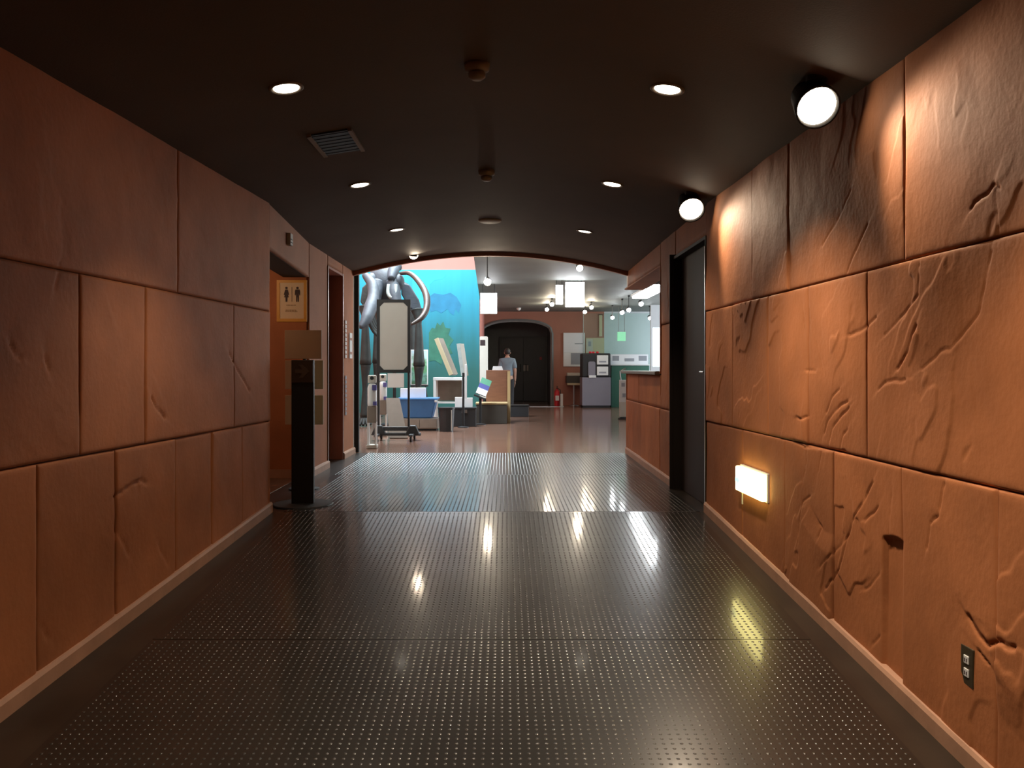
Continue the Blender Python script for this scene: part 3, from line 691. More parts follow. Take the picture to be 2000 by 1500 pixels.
sl = math.atan((vault_z(vx + .01, vd) - vault_z(vx - .01, vd)) / .02); MV = Matrix.Rotation(-sl, 4, 'Y')
MB().box(-0.12, 0.12, -0.22, 0.22, -0.008, 0.004, MV).build('vent_plate', 'black_metal', vt)
for s_ in (-1, 1): MB().box(s_*0.12 - 0.012, s_*0.12 + 0.012, -0.23, 0.23, -0.018, 0.004, MV).build('side_rail', 'taupe', vt)
for i in range(7): MB().box(-0.108, 0.108, -0.19 + i*0.0633 - 0.008, -0.19 + i*0.0633 + 0.008, -0.011, -0.006, MV).build('slat', 'black_metal', vt)

# recess lamp
rt = thing('recess_lamp', 'small round lamp in the washroom recess ceiling', 'ceiling light', (-2.55, 7.0, E + 0.98))
MB().lathe([(0.001, -0.03), (0.06, -0.03), (0.075, -0.01), (0.078, 0.002), (0.001, 0.002)], 24).build('lens', 'lamp_lens_dim', rt, smooth=True)
rlo = bpy.data.objects.new('recess_lamp_offscreen', rl); COL.objects.link(rlo); rlo.parent = rt; rlo.location = (0, 0, -0.12)

# lit guide box low on the right wall
ga, gc = wall_px(1, 1510, 950)[0], wall_px(1, 1457, 940)[0]
gd = (ga + gc) / 2; gx = XR(gd) - 0.024
gz0 = PZ(968, gd); gz1 = PZ(918, gd) - 0.0
g = thing('guide_light', 'glowing yellow-white guide light box low on the right wall', 'guide light', (gx, gd, gz0), math.atan(-0.028) * -1)
hl = (gc - ga) / 2; hh = gz1 - gz0
MB().box(-0.012, 0.030, -hl - 0.006, hl + 0.006, -0.008, hh + 0.008).build('housing', 'offwhite', g, bev=0.004)
MB().prism([(-hl, 0.0), (hl, 0.0), (hl, hh), (-hl, hh)], 0.010, 0.045, Matrix.Rotation(R(90), 4, 'Z')).build('lit_face', 'guide_light', g, bev=0.008)
MB().prism([(hl*0.60, hh*0.45), (hl*0.82, hh*0.62), (hl*0.82, hh*0.53), (hl*0.96, hh*0.53), (hl*0.96, hh*0.37), (hl*0.82, hh*0.37), (hl*0.82, hh*0.28)], 0.046, 0.048, Matrix.Rotation(R(90), 4, 'Z')).build('arrow_mark', 'guide_mark', g)
MB().tube([(-0.03, hl*0.60, 0.0), (-0.03, hl*0.60, -0.075)], 0.005, 8).build('pull_cord', 'offwhite', g)
# outlet plate
oa = wall_px(1, 1918, 1300)[0]; oc = wall_px(1, 1891, 1300)[0]; od = (oa + oc) / 2
oz = PZ(1301, od); ox = XR(od) - 0.022
ot = thing('wall_outlet', 'dark metal outlet plate with two white sockets on the right wall', 'outlet', (ox, od, oz))
MB().box(-0.006, 0.008, -0.038, 0.038, -0.066, 0.066).build('plate', 'socket_plate', ot, bev=0.003)
for s_ in (-1, 1): 
    sk = MB().box(-0.010, -0.005, -0.014, 0.014, s_*0.022 - 0.014, s_*0.022 + 0.014).build('socket', 'white_plastic', ot, bev=0.002)
    MB().box(-0.0115, -0.0098, -0.007, -0.004, s_*0.022 - 0.007, s_*0.022 + 0.005).box(-0.0115, -0.0098, 0.004, 0.007, s_*0.022 - 0.007, s_*0.022 + 0.005).build('slot', 'pictogram', sk)
# small box above the recess
bd = 6.85
bt = thing('wall_sensor', 'small grey sensor box above the washroom recess', 'sensor', (XL(bd) + 0.016, bd, PZ(468, bd)))
MB().box(0.0, 0.035, -0.04, 0.04, -0.05, 0.05).build('casing', 'grey_panel', bt, bev=0.005)
MB().box(0.035, 0.038, -0.03, 0.03, -0.004, 0.004).box(0.035, 0.038, -0.03, 0.03, -0.03, -0.022).build('groove', 'dark_plastic', bt)

# ------------------------------------------------------------------ washroom sign, notice stand, arrow pylon
sd = 7.99
sg = thing('washroom_sign', 'yellow framed washroom sign with woman and man pictograms', 'sign', (PX(570.5, sd), sd, PZ(588, sd)))
sw, sh_ = 0.29 / 2, 0.40 / 2
fr = MB()
fr.box(-sw, sw, -0.014, 0.008, -sh_, -sh_ + 0.030).box(-sw, sw, -0.014, 0.008, sh_ - 0.024, sh_).box(-sw, -sw + 0.030, -0.014, 0.008, -sh_ + 0.03, sh_ - 0.024).box(sw - 0.030, sw, -0.014, 0.008, -sh_ + 0.03, sh_ - 0.024)
fr.build('frame', 'yellow_frame', sg)
MB().box(-sw + 0.028, sw - 0.028, -0.008, 0.004, -sh_ + 0.028, sh_ - 0.022).build('sign_face', 'sign_face', sg)
def disc(cx, cz, r, n=16): return [(cx + r*math.cos(2*PI*i/n), cz + r*math.sin(2*PI*i/n)) for i in range(n)]
y0, y1 = -0.0105, -0.007
wm = MB().prism(disc(-0.052, 0.125, 0.012), y0, y1)
wm.prism([(-0.064,0.110),(-0.078,0.060),(-0.071,0.057),(-0.062,0.085),(-0.074,0.035),(-0.062,0.035),(-0.060,-0.008),(-0.053,-0.008),(-0.052,0.03),(-0.051,-0.008),(-0.044,-0.008),(-0.042,0.035),(-0.030,0.035),(-0.042,0.085),(-0.033,0.057),(-0.026,0.060),(-0.040,0.110)], y0, y1)
wm.build('woman_pictogram', 'pictogram', sg)
mn = MB().prism(disc(0.054, 0.125, 0.012), y0, y1)
mn.prism([(0.036,0.110),(0.030,0.100),(0.029,0.055),(0.036,0.053),(0.040,0.09),(0.041,-0.008),(0.051,-0.008),(0.053,0.045),(0.055,0.045),(0.057,-0.008),(0.067,-0.008),(0.068,0.09),(0.072,0.053),(0.079,0.055),(0.078,0.100),(0.072,0.110)], y0, y1)
mn.build('man_pictogram', 'pictogram', sg)
MB().box(-0.002, 0.002, y0, y1, -0.006, 0.135).build('divider_line', 'pictogram', sg)
cp = MB()
r2 = random.Random(3)
for zc, x0, x1 in ((-0.04, -0.052, 0.035), (-0.088, -0.06, 0.045), (-0.100, -0.062, 0.05)):
    x = x0
    while x < x1:
        w_ = r2.uniform(0.006, 0.013); cp.box(x, x + w_, y0, y1, zc - 0.005, zc + 0.004); x += w_ + 0.005
cp.build('caption', 'caption_ink', sg, kind='stuff')

nd = 7.25
ns = thing('notice_stand', 'tall stand carrying beige notice panels beside the washroom recess', 'notice stand', (PX(594, nd), nd, 0))
nx = ns.location.x
def npanel(x0, x1, y0_, y1_, m, dy=0.0):
    MB().box(PX(x0, nd) - nx, PX(x1, nd) - nx, -0.02 + dy, -0.006 + dy, PZ(y1_, nd), PZ(y0_, nd)).build('notice_panel', m, ns, bev=0.002)
npanel(557, 629, 645, 701, 'notice_panel'); npanel(558, 590, 704, 760, 'notice_panel'); npanel(592, 632, 704, 760, 'notice_green')
npanel(558, 590, 772, 829, 'notice_panel'); npanel(592, 632, 772, 829, 'notice_green')
MB().tube([(0, 0.012, 0.01), (0, 0.012, PZ(650, nd))], 0.016, 12).build('pole', 'black_metal', ns)
MB().box(-0.012, 0.0, -0.004, 0.01, 0.4, 0.5)
MB().lathe([(0.001, 0.0), (0.13, 0.0), (0.13, 0.012), (0.02, 0.022), (0.001, 0.022)], 28).build('base', 'black_metal', ns)

pd = 6.42
py_ = thing('arrow_pylon', 'slim black pylon sign with an arrow plate on a round base', 'sign', (PX(592, pd), pd, 0), R(6))
ph = PZ(703, pd)
MB().lathe([(0.001, 0.0), (0.225, 0.0), (0.230, 0.006), (0.225, 0.014), (0.001, 0.018)], 36).build('base', 'black_metal', py_)
MB().box(-0.084, 0.084, -0.035, 0.035, 0.016, ph).build('pylon_body', 'black_metal', py_, bev=0.004)
ap = MB().box(-0.080, 0.080, -0.041, -0.034, ph - 0.175, ph - 0.004).build('arrow_plate', 'arrow_plate', py_, bev=0.002)
zc = ph - 0.088
MB().prism([(-0.055, zc-0.015), (0.000, zc-0.015), (-0.030, zc-0.052), (0.000, zc-0.052), (0.052, zc), (0.000, zc+0.052), (-0.030, zc+0.052), (0.000, zc+0.015), (-0.055, zc+0.015)], -0.0435, -0.0405).build('arrow_mark', 'arrow_mark', ap)

# signs on the last strip of the left wall
wx = XL(10.0) + 0.018
for a, z0, z1, lab in ((9.80, 625, 700, 'tall narrow white lettered strip sign on the wall before the arch'), (9.80, 733, 812, 'narrow pale blue strip sign under the white lettered strip')):
    zt_, zb_ = PZ(z0, a), PZ(z1, a)
    t = thing('strip_sign', lab, 'sign', (wx, a, zb_))
    n_ = 9
    MB().box(0, 0.003, -0.02, 0.09, 0, zt_ - zb_).build('backing', 'red_wall', t)
    for i in range(n_):
        z_ = (i + 0.5) / n_ * (zt_ - zb_)
        MB().box(0.003, 0.006, -0.012, 0.075, z_ - 0.018, z_ + 0.018).build('letter_block', 'white_paper' if z0 < 700 else 'ink_grey', t)
t = thing('wall_poster', 'small white poster on the wall before the arch', 'poster', (wx, 10.15, PZ(700, 10.15)))
MB().box(0, 0.006, -0.09, 0.09, 0, 0.31).build('sheet', 'white_paper', t)
MB().box(0.006, 0.008, -0.06, 0.06, 0.05, 0.08).build('print', 'red_wall', t); MB().box(0.006, 0.008, -0.06, 0.06, 0.22, 0.25).build('print', 'red_wall', t)

# ------------------------------------------------------------------ exhibition hall: light fittings
def track_spot(px, py, m, label, group='track spotlights of the hall ceiling'):
    dr = 0.32 if px > 1190 else (0.50 if px < 1000 else 0.14); z = ZC - dr; d = (z - E) * F / (720 - py); x = PX(px, d)
    t = thing('track_spotlight', label, 'spotlight', (x, d, ZC), 0, group)
    MB().box(-0.02, 0.02, -0.05, 0.05, -0.03, 0.0).build('track_adapter', 'dark_plastic', t)
    MB().tube([(0, 0, -0.03), (0, 0, 0.04 - dr)], 0.008, 8).build('stem', 'dark_plastic', t)
    M = Matrix.Translation((0, 0, -dr)) @ axisM((0.1, -0.8, -0.5))
    MB().lathe([(0.02, -0.10), (0.035, -0.09), (0.05, 0.0), (0.052, 0.01), (0.045, 0.01)], 16, M).build('lamp_can', 'dark_plastic', t, smooth=True)
    MB().lathe([(0.048, 0.002), (0.046, 0.022), (0.03, 0.036), (0.001, 0.042)], 16, M).build('bulb', m, t, smooth=True)
    if m == 'track_bulb':
        l = bpy.data.lights.new('track_bulb_light', 'POINT'); l.energy = 10; l.color = (1.0, 0.84, 0.62); l.shadow_soft_size = 0.05
        lo = bpy.data.objects.new('track_bulb_light', l); COL.objects.link(lo); lo.parent = t; lo.location = (0.0, -0.03, -dr - 0.09)
    return t
for px, py, m, lab in ((1068, 604, 'track_bulb', 'warm track spotlight nearer the alcove, in the row left of the hanging light boxes'), (1078, 594, 'track_bulb', 'warm track spotlight just in front of the one nearer the alcove'),
                       (1142, 609, 'track_bulb', 'warm track spotlight above the bright wall poster, farther one of its pair'), (1155, 600, 'track_bulb', 'warm track spotlight above the bright wall poster, closer one of its pair'),
                       (1132, 523, 'track_bulb', 'bright warm track spotlight just beyond the arch, over the hanging light boxes'), (952, 550, 'track_bulb', 'warm lamp hanging low on a stem, in front of the light box beside the mural'),
                       (1196, 620, 'track_bulb_cool', 'small cool track spotlight over the grey machine'), (1215, 610, 'track_bulb_cool', 'cool track spotlight, second from the grey machine'),
                       (1228, 605, 'track_bulb_cool', 'cool track spotlight, third from the grey machine'), (1252, 593, 'track_bulb_cool', 'large cool track spotlight beside the tube light'),
                       (1269, 621, 'track_bulb_cool', 'small cool track spotlight near the tall side window')):
    track_spot(px, py, m, lab)
def light_box(x0, x1, y0, y1, d, label):
    t = thing('hanging_light_box', label, 'light box', (PX((x0 + x1) / 2, d), d, ZC))
    hw = (PX(x1, d) - PX(x0, d)) / 2; zt = min(PZ(y0, d), ZC - 0.03) - ZC; zb = PZ(y1, d) - ZC
    MB().box(-hw, hw, 0.012, 0.06, zb, zt).build('casing', 'white_plastic', t, bev=0.004)
    MB().box(-hw + 0.008, hw - 0.008, 0.0, 0.0125, zb + 0.008, zt - 0.008).build('lit_face', 'light_box', t)
    for s_ in (-1, 1): MB().tube([(s_ * hw * 0.7, 0.036, zt), (s_ * hw * 0.7, 0.036, 0.0)], 0.006, 6).build('hanger', 'dark_plastic', t)
light_box(1104, 1142, 548, 600, 15.5, 'large glowing white light box hanging in the hall')
light_box(1085, 1100, 556, 595, 15.5, 'narrow glowing white light box next to the large one')
light_box(938, 971, 572, 613, 16.2, 'glowing white light box hanging beside the mural')
t = thing('tube_light', 'long fluorescent tube light hung over the counter of the side room', 'ceiling light', (1.90, 9.95, ZC))
zt_ = E + 1.04 - ZC
for y in (0.3, 1.4): MB().tube([(0, y, zt_), (0, y, 0.0)], 0.008, 8).build('hanger', 'white_plastic', t)
MB().box(-0.12, 0.12, 0.0, 1.7, zt_ - 0.03, zt_).build('housing', 'white_plastic', t, bev=0.005)
MB().box(-0.105, 0.105, 0.02, 1.68, zt_ - 0.06, zt_ - 0.03).build('diffuser', 'tube_light', t, bev=0.01)
t = thing('dome_sensor', 'small white dome sensor on the far hall ceiling', 'sensor', (PX(1013, 22.5), 22.5, ZC))
MB().lathe([(0.001, -0.075), (0.045, -0.062), (0.062, -0.03), (0.066, 0.0), (0.001, 0.0)], 20).build('dome', 'white_plastic', t, smooth=True)
t = thing('dome_sensor', 'large pale dome sensor on the hall ceiling just beyond the arch', 'sensor', (PX(1045, 11.9), 11.9, ZC))
MB().lathe([(0.001, -0.075), (0.05, -0.062), (0.07, -0.03), (0.076, 0.0), (0.001, 0.0)], 20).build('dome', 'white_plastic', t, smooth=True)

# ------------------------------------------------------------------ mammoth skeleton
MD = 15.0
def mp(px, py, dd=0.0): return P(px, py, MD + dd)
ms = thing('mammoth_skeleton', 'grey mammoth skeleton with long curved tusks standing in the hall', 'skeleton', (mp(762, 720).x, MD + 0.8, 0))
ml = ms.location
def loc_(p): return Vector(p) - ml
def btube(pts, rad, n=12): 
    # smooth the path
    pts = [Vector(p) for p in pts]; out = []; rr = []
    k = len(pts)
    for i in range(k - 1):
        p0, p1, p2, p3 = pts[max(i-1,0)], pts[i], pts[i+1], pts[min(i+2,k-1)]
        for j in range(6):
            t = j / 6.0
            out.append(0.5*((2*p1) + (p2-p0)*t + (2*p0-5*p1+4*p2-p3)*t*t + (3*p1-p0-3*p2+p3)*t**3)); rr.append(rad[i] + (rad[i+1]-rad[i])*t)
    out.append(pts[-1]); rr.append(rad[-1])
    return [loc_(p) for p in out], rr
# skull: tall domed cranium, brow, tusk sockets
def skull_fn(p):
    q = p.copy(); q.x *= 1.0 + 0.18 * max(0, p.z) / 0.36; q.y *= 1.0 - 0.25 * max(0, -p.z) / 0.36; return q
sk = MB().ell(loc_(mp(752, 556)), (0.30, 0.30, 0.36), 20, 14, None, skull_fn)
sk.ell(loc_(mp(726, 548, -0.18)), (0.11, 0.14, 0.14)); sk.ell(loc_(mp(778, 550, -0.18)), (0.11, 0.14, 0.14))
for sx in (733, 770):
    pth, rr = btube([mp(752 + (sx-752)*0.8, 552, -0.22), mp(sx, 575, -0.34), mp(sx - (4 if sx < 750 else -4), 598, -0.42)], [0.13, 0.12, 0.10])
    sk.tube(pth, rr, 14)
sk.build('skull', 'bone', ms, smooth=True)
pth, rr = btube([mp(759, 556, -0.38), mp(758, 573, -0.42), mp(765, 581, -0.44), mp(772, 573, -0.42), mp(773, 556, -0.38)], [0.03, 0.034, 0.036, 0.034, 0.03])
MB().tube(pth, rr, 10).build('nasal_rim', 'bone_pale', ms, smooth=True)
pth, rr = btube([mp(764, 545, -0.36), mp(768, 530, -0.2), mp(774, 520, 0.0), mp(780, 524, 0.15)], [0.06, 0.10, 0.10, 0.05])
MB().tube(pth, rr, 12).build('crown_ridge', 'bone', ms, smooth=True)
# tusks
pth, rr = btube([mp(713, 537, -0.35), mp(727, 556, -0.55), mp(729, 580, -0.75), mp(724, 600, -0.95), mp(716, 622, -1.15), mp(704, 640, -1.3)], [0.06, 0.095, 0.10, 0.115, 0.10, 0.035])
MB().tube(pth, rr, 14).build('tusk', 'bone', ms, smooth=True)
pth, rr = btube([mp(783, 534, -0.25), mp(800, 534, -0.45), mp(818, 550, -0.7), mp(832, 575, -0.95), mp(833, 602, -1.15), mp(823, 621, -1.3), mp(803, 634, -1.4)], [0.03, 0.04, 0.05, 0.058, 0.055, 0.045, 0.02])
MB().tube(pth, rr, 14).build('tusk', 'tusk', ms, smooth=True)
# jaw
pth, rr = btube([mp(736, 596, -0.15), mp(744, 622, -0.35), mp(758, 632, -0.45), mp(772, 622, -0.35), mp(780, 596, -0.15)], [0.07, 0.08, 0.07, 0.08, 0.07])
MB().tube(pth, rr, 12).build('jaw', 'bone_dark', ms, smooth=True)
# shoulder blades
for pts, nm in (([(704,590),(708,562),(718,552),(728,556),(727,585),(716,606)], 'bone_dark'), ([(783,552),(800,556),(818,585),(824,606),(812,612),(796,596),(784,575)], 'bone')):
    MB().prism([((PX(x, MD + 0.25) - ml.x), PZ(y, MD + 0.25)) for x, y in reversed(pts)], MD + 0.22 - ml.y, MD + 0.30 - ml.y).build('shoulder_blade', nm, ms, bev=0.02)
# spine and ribs
pth, rr = btube([mp(756, 540, 0.3), mp(760, 532, 0.9), mp(764, 540, 1.8), mp(768, 556, 2.8), mp(772, 585, 3.4)], [0.10, 0.11, 0.10, 0.09, 0.06])
MB().tube(pth, rr, 12).build('spine', 'bone_dark', ms, smooth=True)
for i in range(8):
    dd = 0.5 + i * 0.26
    for s_ in (-1, 1):
        c = mp(758 + i * 0.8, 545, dd)
        w_ = 0.50 - abs(i - 3) * 0.03
        pth, rr = btube([c, c + Vector((s_*w_*0.75, 0, -0.15)), c + Vector((s_*w_, 0.05, -0.55)), c + Vector((s_*w_*0.75, 0.1, -0.95)), c + Vector((s_*w_*0.3, 0.12, -1.12))], [0.035, 0.035, 0.032, 0.028, 0.02])
        MB().tube(pth, rr, 8).build('rib', 'bone_dark', ms, smooth=True)
# legs
def leg(px, dd, top):
    hip = mp(px, top, dd); kx = hip.x
    foot_z = 0.0
    m_ = MB()
    pth, rr = btube([hip, hip + Vector((0.02, -0.05, -0.25)), Vector((kx + 0.03, hip.y - 0.06, hip.z * 0.52))], [0.13, 0.055, 0.11]); m_.tube(pth, rr, 12)
    kz = hip.z * 0.52
    pth, rr = btube([Vector((kx + 0.03, hip.y - 0.06, kz)), Vector((kx + 0.01, hip.y - 0.02, kz * 0.6)), Vector((kx, hip.y, 0.17))], [0.10, 0.045, 0.085]); m_.tube(pth, rr, 12)
    for a in range(5):
        an = R(-60 + 30 * a); 
        pth, rr = btube([Vector((kx, hip.y, 0.18)), Vector((kx + math.sin(an)*0.09, hip.y - math.cos(an)*0.09, 0.09)), Vector((kx + math.sin(an)*0.14, hip.y - math.cos(an)*0.15, 0.026))], [0.05, 0.036, 0.026]); m_.tube(pth, rr, 8)
    m_.build('leg_bones', 'bone_dark', ms, smooth=True)
leg(816, 0.25, 606); leg(712, 0.25, 600); leg(806, 2.8, 610); leg(735, 2.8, 610)
# iron stand for the skeleton
MB().tube([(0, -0.2, 0.0), (0, -0.2, 2.2)], 0.03, 10).box(-0.25, 0.25, -0.45, 0.05, 0.0, 0.02).build('support_post', 'black_metal', ms)

# ------------------------------------------------------------------ rolling board in front of the skeleton
bd_ = 12.2
rb = thing('rolling_board', 'tall rolling signboard with blank grey rounded panel in a dark frame', 'signboard', (PX(769, bd_), bd_, 0), R(0))
bx = rb.location.x
def bX(px): return PX(px, bd_) - bx
def bZ(py): return PZ(py, bd_)
fw0, fw1 = bX(736), bX(802); pzt, pzb = bZ(585), bZ(728)
outer = MB().box(fw0, fw1, -0.012, 0.012, pzb, pzb + 0.045).box(fw0, fw1, -0.012, 0.012, pzt - 0.045, pzt).box(fw0, fw0 + 0.045, -0.012, 0.012, pzb + 0.045, pzt - 0.045).box(fw1 - 0.045, fw1, -0.012, 0.012, pzb + 0.045, pzt - 0.045)
for sx, sz in ((-1, -1), (1, -1), (1, 1), (-1, 1)):
    cx = fw1 - 0.045 if sx > 0 else fw0 + 0.045; cz = pzt - 0.045 if sz > 0 else pzb + 0.045
    tri = [(cx, cz), (cx - sx*0.06, cz), (cx, cz - sz*0.06)]
    if sx * sz < 0: tri = tri[::-1]
    outer.prism(tri, -0.012, 0.012)
outer.build('panel_frame', 'black_metal', rb)
MB().box(fw0 + 0.03, fw1 - 0.03, -0.006, 0.006, pzb + 0.03, pzt - 0.03).build('panel', 'grey_panel', rb)
for x in (bX(739), bX(798)): MB().tube([(x, 0.02, 0.09), (x, 0.02, bZ(585))], 0.017, 10).build('post', 'black_metal', rb)
MB().box(bX(757), bX(789), -0.006, 0.004, bZ(757), bZ(729)).build('lower_sheet', 'white_paper', rb, label='pale sheet hanging under the panel')
MB().box(bX(736), bX(822), -0.03, 0.05, 0.07, 0.11).box(bX(740), bX(800), -0.01, 0.03, 0.14, 0.20).build('base_bar', 'dark_plastic', rb, bev=0.006)
for x in (bX(740), bX(806)):
    MB().prism([(x - 0.11, 0.08), (x + 0.11, 0.08), (x + 0.045, 0.22), (x - 0.045, 0.22)], -0.05, 0.06).build('base_gusset', 'dark_plastic', rb, bev=0.01)
    MB().box(x - 0.03, x + 0.03, -0.28, 0.28, 0.075, 0.105).build('foot_bar', 'dark_plastic', rb, bev=0.006)
    for s_ in (-1, 1):
        MB().tube([(x - 0.014, s_*0.25, 0.036), (x + 0.014, s_*0.25, 0.036)], 0.036, 14).build('caster', 'black_metal', rb)

# ------------------------------------------------------------------ things around the board
def dispenser(px, d, label):
    t = thing('dispenser_stand', label, 'dispenser', (PX(px, d), d, 0), 0, 'slim dispenser stands by the arch')
    MB().box(-0.07, 0.07, -0.07, 0.07, 0.0, 0.05).build('foot', 'offwhite', t, bev=0.01)
    for s_ in (-1, 1): MB().box(s_*0.05 - 0.012, s_*0.05 + 0.012, -0.03, 0.03, 0.05, 0.36).build('leg', 'white_plastic', t)
    MB().box(-0.062, 0.062, -0.05, 0.05, 0.34, 0.56).build('lower_tank', 'taupe', t, bev=0.012)
    MB().lathe([(0.001, 0.56), (0.06, 0.56), (0.062, 0.60), (0.062, 0.80), (0.045, 0.85), (0.02, 0.86), (0.001, 0.86)], 20).build('bottle', 'white_plastic', t, smooth=True)
    MB().box(0.01, 0.064, -0.066, -0.02, 0.77, 0.84).box(0.02, 0.064, -0.066, -0.02, 0.57, 0.62).build('label_band', 'purple_blue', t)
    MB().box(-0.055, 0.055, -0.03, 0.03, 0.86, 0.97).build('pump_head', 'offwhite', t, bev=0.015)
    MB().tube([(0, -0.034, 0.93), (0, -0.026, 0.93)], 0.025, 12).build('opening', 'black_metal', t)
dispenser(727, 11.0, 'slim white dispenser stand with blue label, next to the black post')
dispenser(748, 12.95, 'slim white dispenser stand behind the rolling signboard')
ld = 12.55
t = thing('leaning_board', 'brownish grey board leaning against a small prop behind the rolling signboard', 'board', (PX(772, ld), ld, 0))
z0, z1 = PZ(840, ld), PZ(778, ld); xx = t.location.x
zb = 0.0
MB().hexa([(PX(762,ld)-xx, -0.05, 0.012), (PX(797,ld)-xx, -0.05, 0.012), (PX(797,ld)-xx, -0.03, 0.0), (PX(762,ld)-xx, -0.03, 0.0),
           (PX(750,ld)-xx, 0.20, z1), (PX(777,ld)-xx, 0.20, z1), (PX(777,ld)-xx, 0.22, z1 - 0.012), (PX(750,ld)-xx, 0.22, z1 - 0.012)]).build('panel', 'taupe', t)
MB().tube([(0.0, 0.40, 0.012), (-0.02, 0.215, z1 - 0.06)], 0.012, 8).build('prop', 'offwhite', t)
# cart with blue tub
td = 14.3
t = thing('low_cabinet', 'low grey-brown cabinet under the blue tub', 'cabinet', (PX(822, td), td, 0))
cz = PZ(816, td)
MB().box(-0.30, 0.30, -0.22, 0.26, 0.03, cz).build('body', 'taupe', t, bev=0.006)
for s_ in (-1, 1): MB().box(min(s_*0.005, s_*0.29), max(s_*0.005, s_*0.29), -0.232, -0.222, 0.05, cz - 0.02).build('door', 'taupe', t)
MB().box(-0.28, 0.28, -0.2, 0.24, 0.0, 0.03).build('plinth', 'black_metal', t)
t = thing('storage_tub', 'blue plastic storage tub with flared sides', 'tub', (PX(817, td), td, cz))
tz = PZ(778, td) - cz; a, b_ = 0.25, 0.33
MB().hexa([(-a,-0.18,0.004),(a,-0.18,0.004),(a,0.18,0.004),(-a,0.18,0.004),(-b_,-0.23,tz),(b_,-0.23,tz),(b_,0.23,tz),(-b_,0.23,tz)]).build('tub_body', 'blue_plastic', t, bev=0.02)
MB().box(-b_-0.02, b_+0.02, -0.25, 0.25, tz - 0.02, tz + 0.012).build('rim', 'blue_plastic', t, bev=0.008)
MB().box(-b_-0.012, -b_+0.03, -0.255, -0.1, tz - 0.06, tz - 0.02).box(b_-0.03, b_+0.012, -0.255, -0.1, tz - 0.06, tz - 0.02).build('handle', 'white_plastic', t, bev=0.006)
tubtop = cz + tz + 0.012
for x0, x1, y0p, lab, hh_ in ((783, 797, 758, 'small white carton standing on the blue tub', 0.16), (801, 831, 757, 'wide white carton standing on the blue tub', 0.17)):
    t = thing('white_carton', lab, 'box', (PX((x0+x1)/2, td), td + 0.02, tubtop))
    hw = (PX(x1, td) - PX(x0, td)) / 2
    MB().box(-hw, hw, -0.1, 0.1, 0, hh_).build('carton', 'white_paper', t, bev=0.004)
    MB().box(-hw, hw, -0.008, 0.008, hh_, hh_ + 0.002).build('tape', 'cream', t)
# landscape print on an easel
ed = 16.6
t = thing('framed_landscape', 'framed print of a green wooded landscape on an easel', 'picture', (PX(819, ed), ed, 0))
hw = (PX(836, ed) - PX(802, ed)) / 2; zt, zb = PZ(683, ed), PZ(752, ed)
MB().box(-hw, hw, -0.02, 0.01, zb, zt).build('frame', 'white_plastic', t, bev=0.004)
pr = MB().box(-hw + 0.02, hw - 0.02, -0.024, -0.018, 0.02, zt - zb - 0.02).build('print', 'landscape_print', t); pr.location = (0, 0, zb)
for s_ in (-1, 1): MB().tube([(s_*0.02, 0.04, zt), (s_*0.22, 0.0, 0.0)], 0.014, 8).build('easel_leg', 'black_metal', t)
MB().tube([(0, 0.04, zt - 0.1), (0, 0.45, 0.0)], 0.014, 8).build('easel_leg', 'black_metal', t)
MB().box(-hw, hw, -0.04, 0.04, zb - 0.03, zb).build('ledge', 'black_metal', t)
# white work desk
wd = 16.0
t = thing('work_desk', 'white framed work desk cluttered with exhibit boards', 'desk', (PX(876, wd), wd, 0))
x0, x1 = PX(846, wd) - t.location.x, PX(908, wd) - t.location.x; zt = PZ(737, wd)
MB().box(x0, x1, -0.02, 0.5, zt - 0.06, zt).build('desk_top', 'white_plastic', t, bev=0.006)
for x in (x0 + 0.03, x1 - 0.03):
    for y in (0.0, 0.47): MB().box(x - 0.025, x + 0.025, y - 0.02, y + 0.02, 0.0, zt - 0.06).build('leg', 'white_plastic', t)
MB().box(x0 + 0.05, x1 - 0.05, 0.1, 0.45, 0.38, 0.41).build('lower_shelf', 'white_plastic', t)
MB().box(x0 + 0.05, x1 - 0.05, 0.46, 0.48, 0.42, zt - 0.06).build('back_panel', 'taupe', t)
desk = t
# long boards leaning on the desk
def lean_board(p_bot, p_top, d0, d1, w_, th, m, em, label, group=None):
    a, c = P(*p_bot, d0), P(*p_top, d1)
    t = thing('display_board', label, 'board', tuple(a), 0, group)
    v = c - a; side = Vector((0.25, 1, 0)).normalized(); nrm = v.cross(side).normalized() * th
    s_ = side * w_
    MB().hexa([-nrm, nrm, nrm + s_, -nrm + s_, v - nrm, v + nrm, v + nrm + s_, v - nrm + s_]).build('panel', m, t)
    e_ = nrm * 1.25
    MB().hexa([-e_ - s_*0.03, e_ - s_*0.03, e_ + s_*0.03, -e_ + s_*0.03, v - e_ - s_*0.03, v + e_ - s_*0.03, v + e_ + s_*0.03, v - e_ + s_*0.03]).build('edge_strip', em, t)
lean_board((881, 732), (852, 661), 15.98, 15.98, 0.35, 0.032, 'taupe', 'cream', 'long thick beige-edged display board leaning steeply over the white desk')
lean_board((904, 734), (895, 671), 16.02, 16.02, 0.30, 0.026, 'offwhite', 'bone_pale', 'pale blue-white display board leaning beside the black pole')
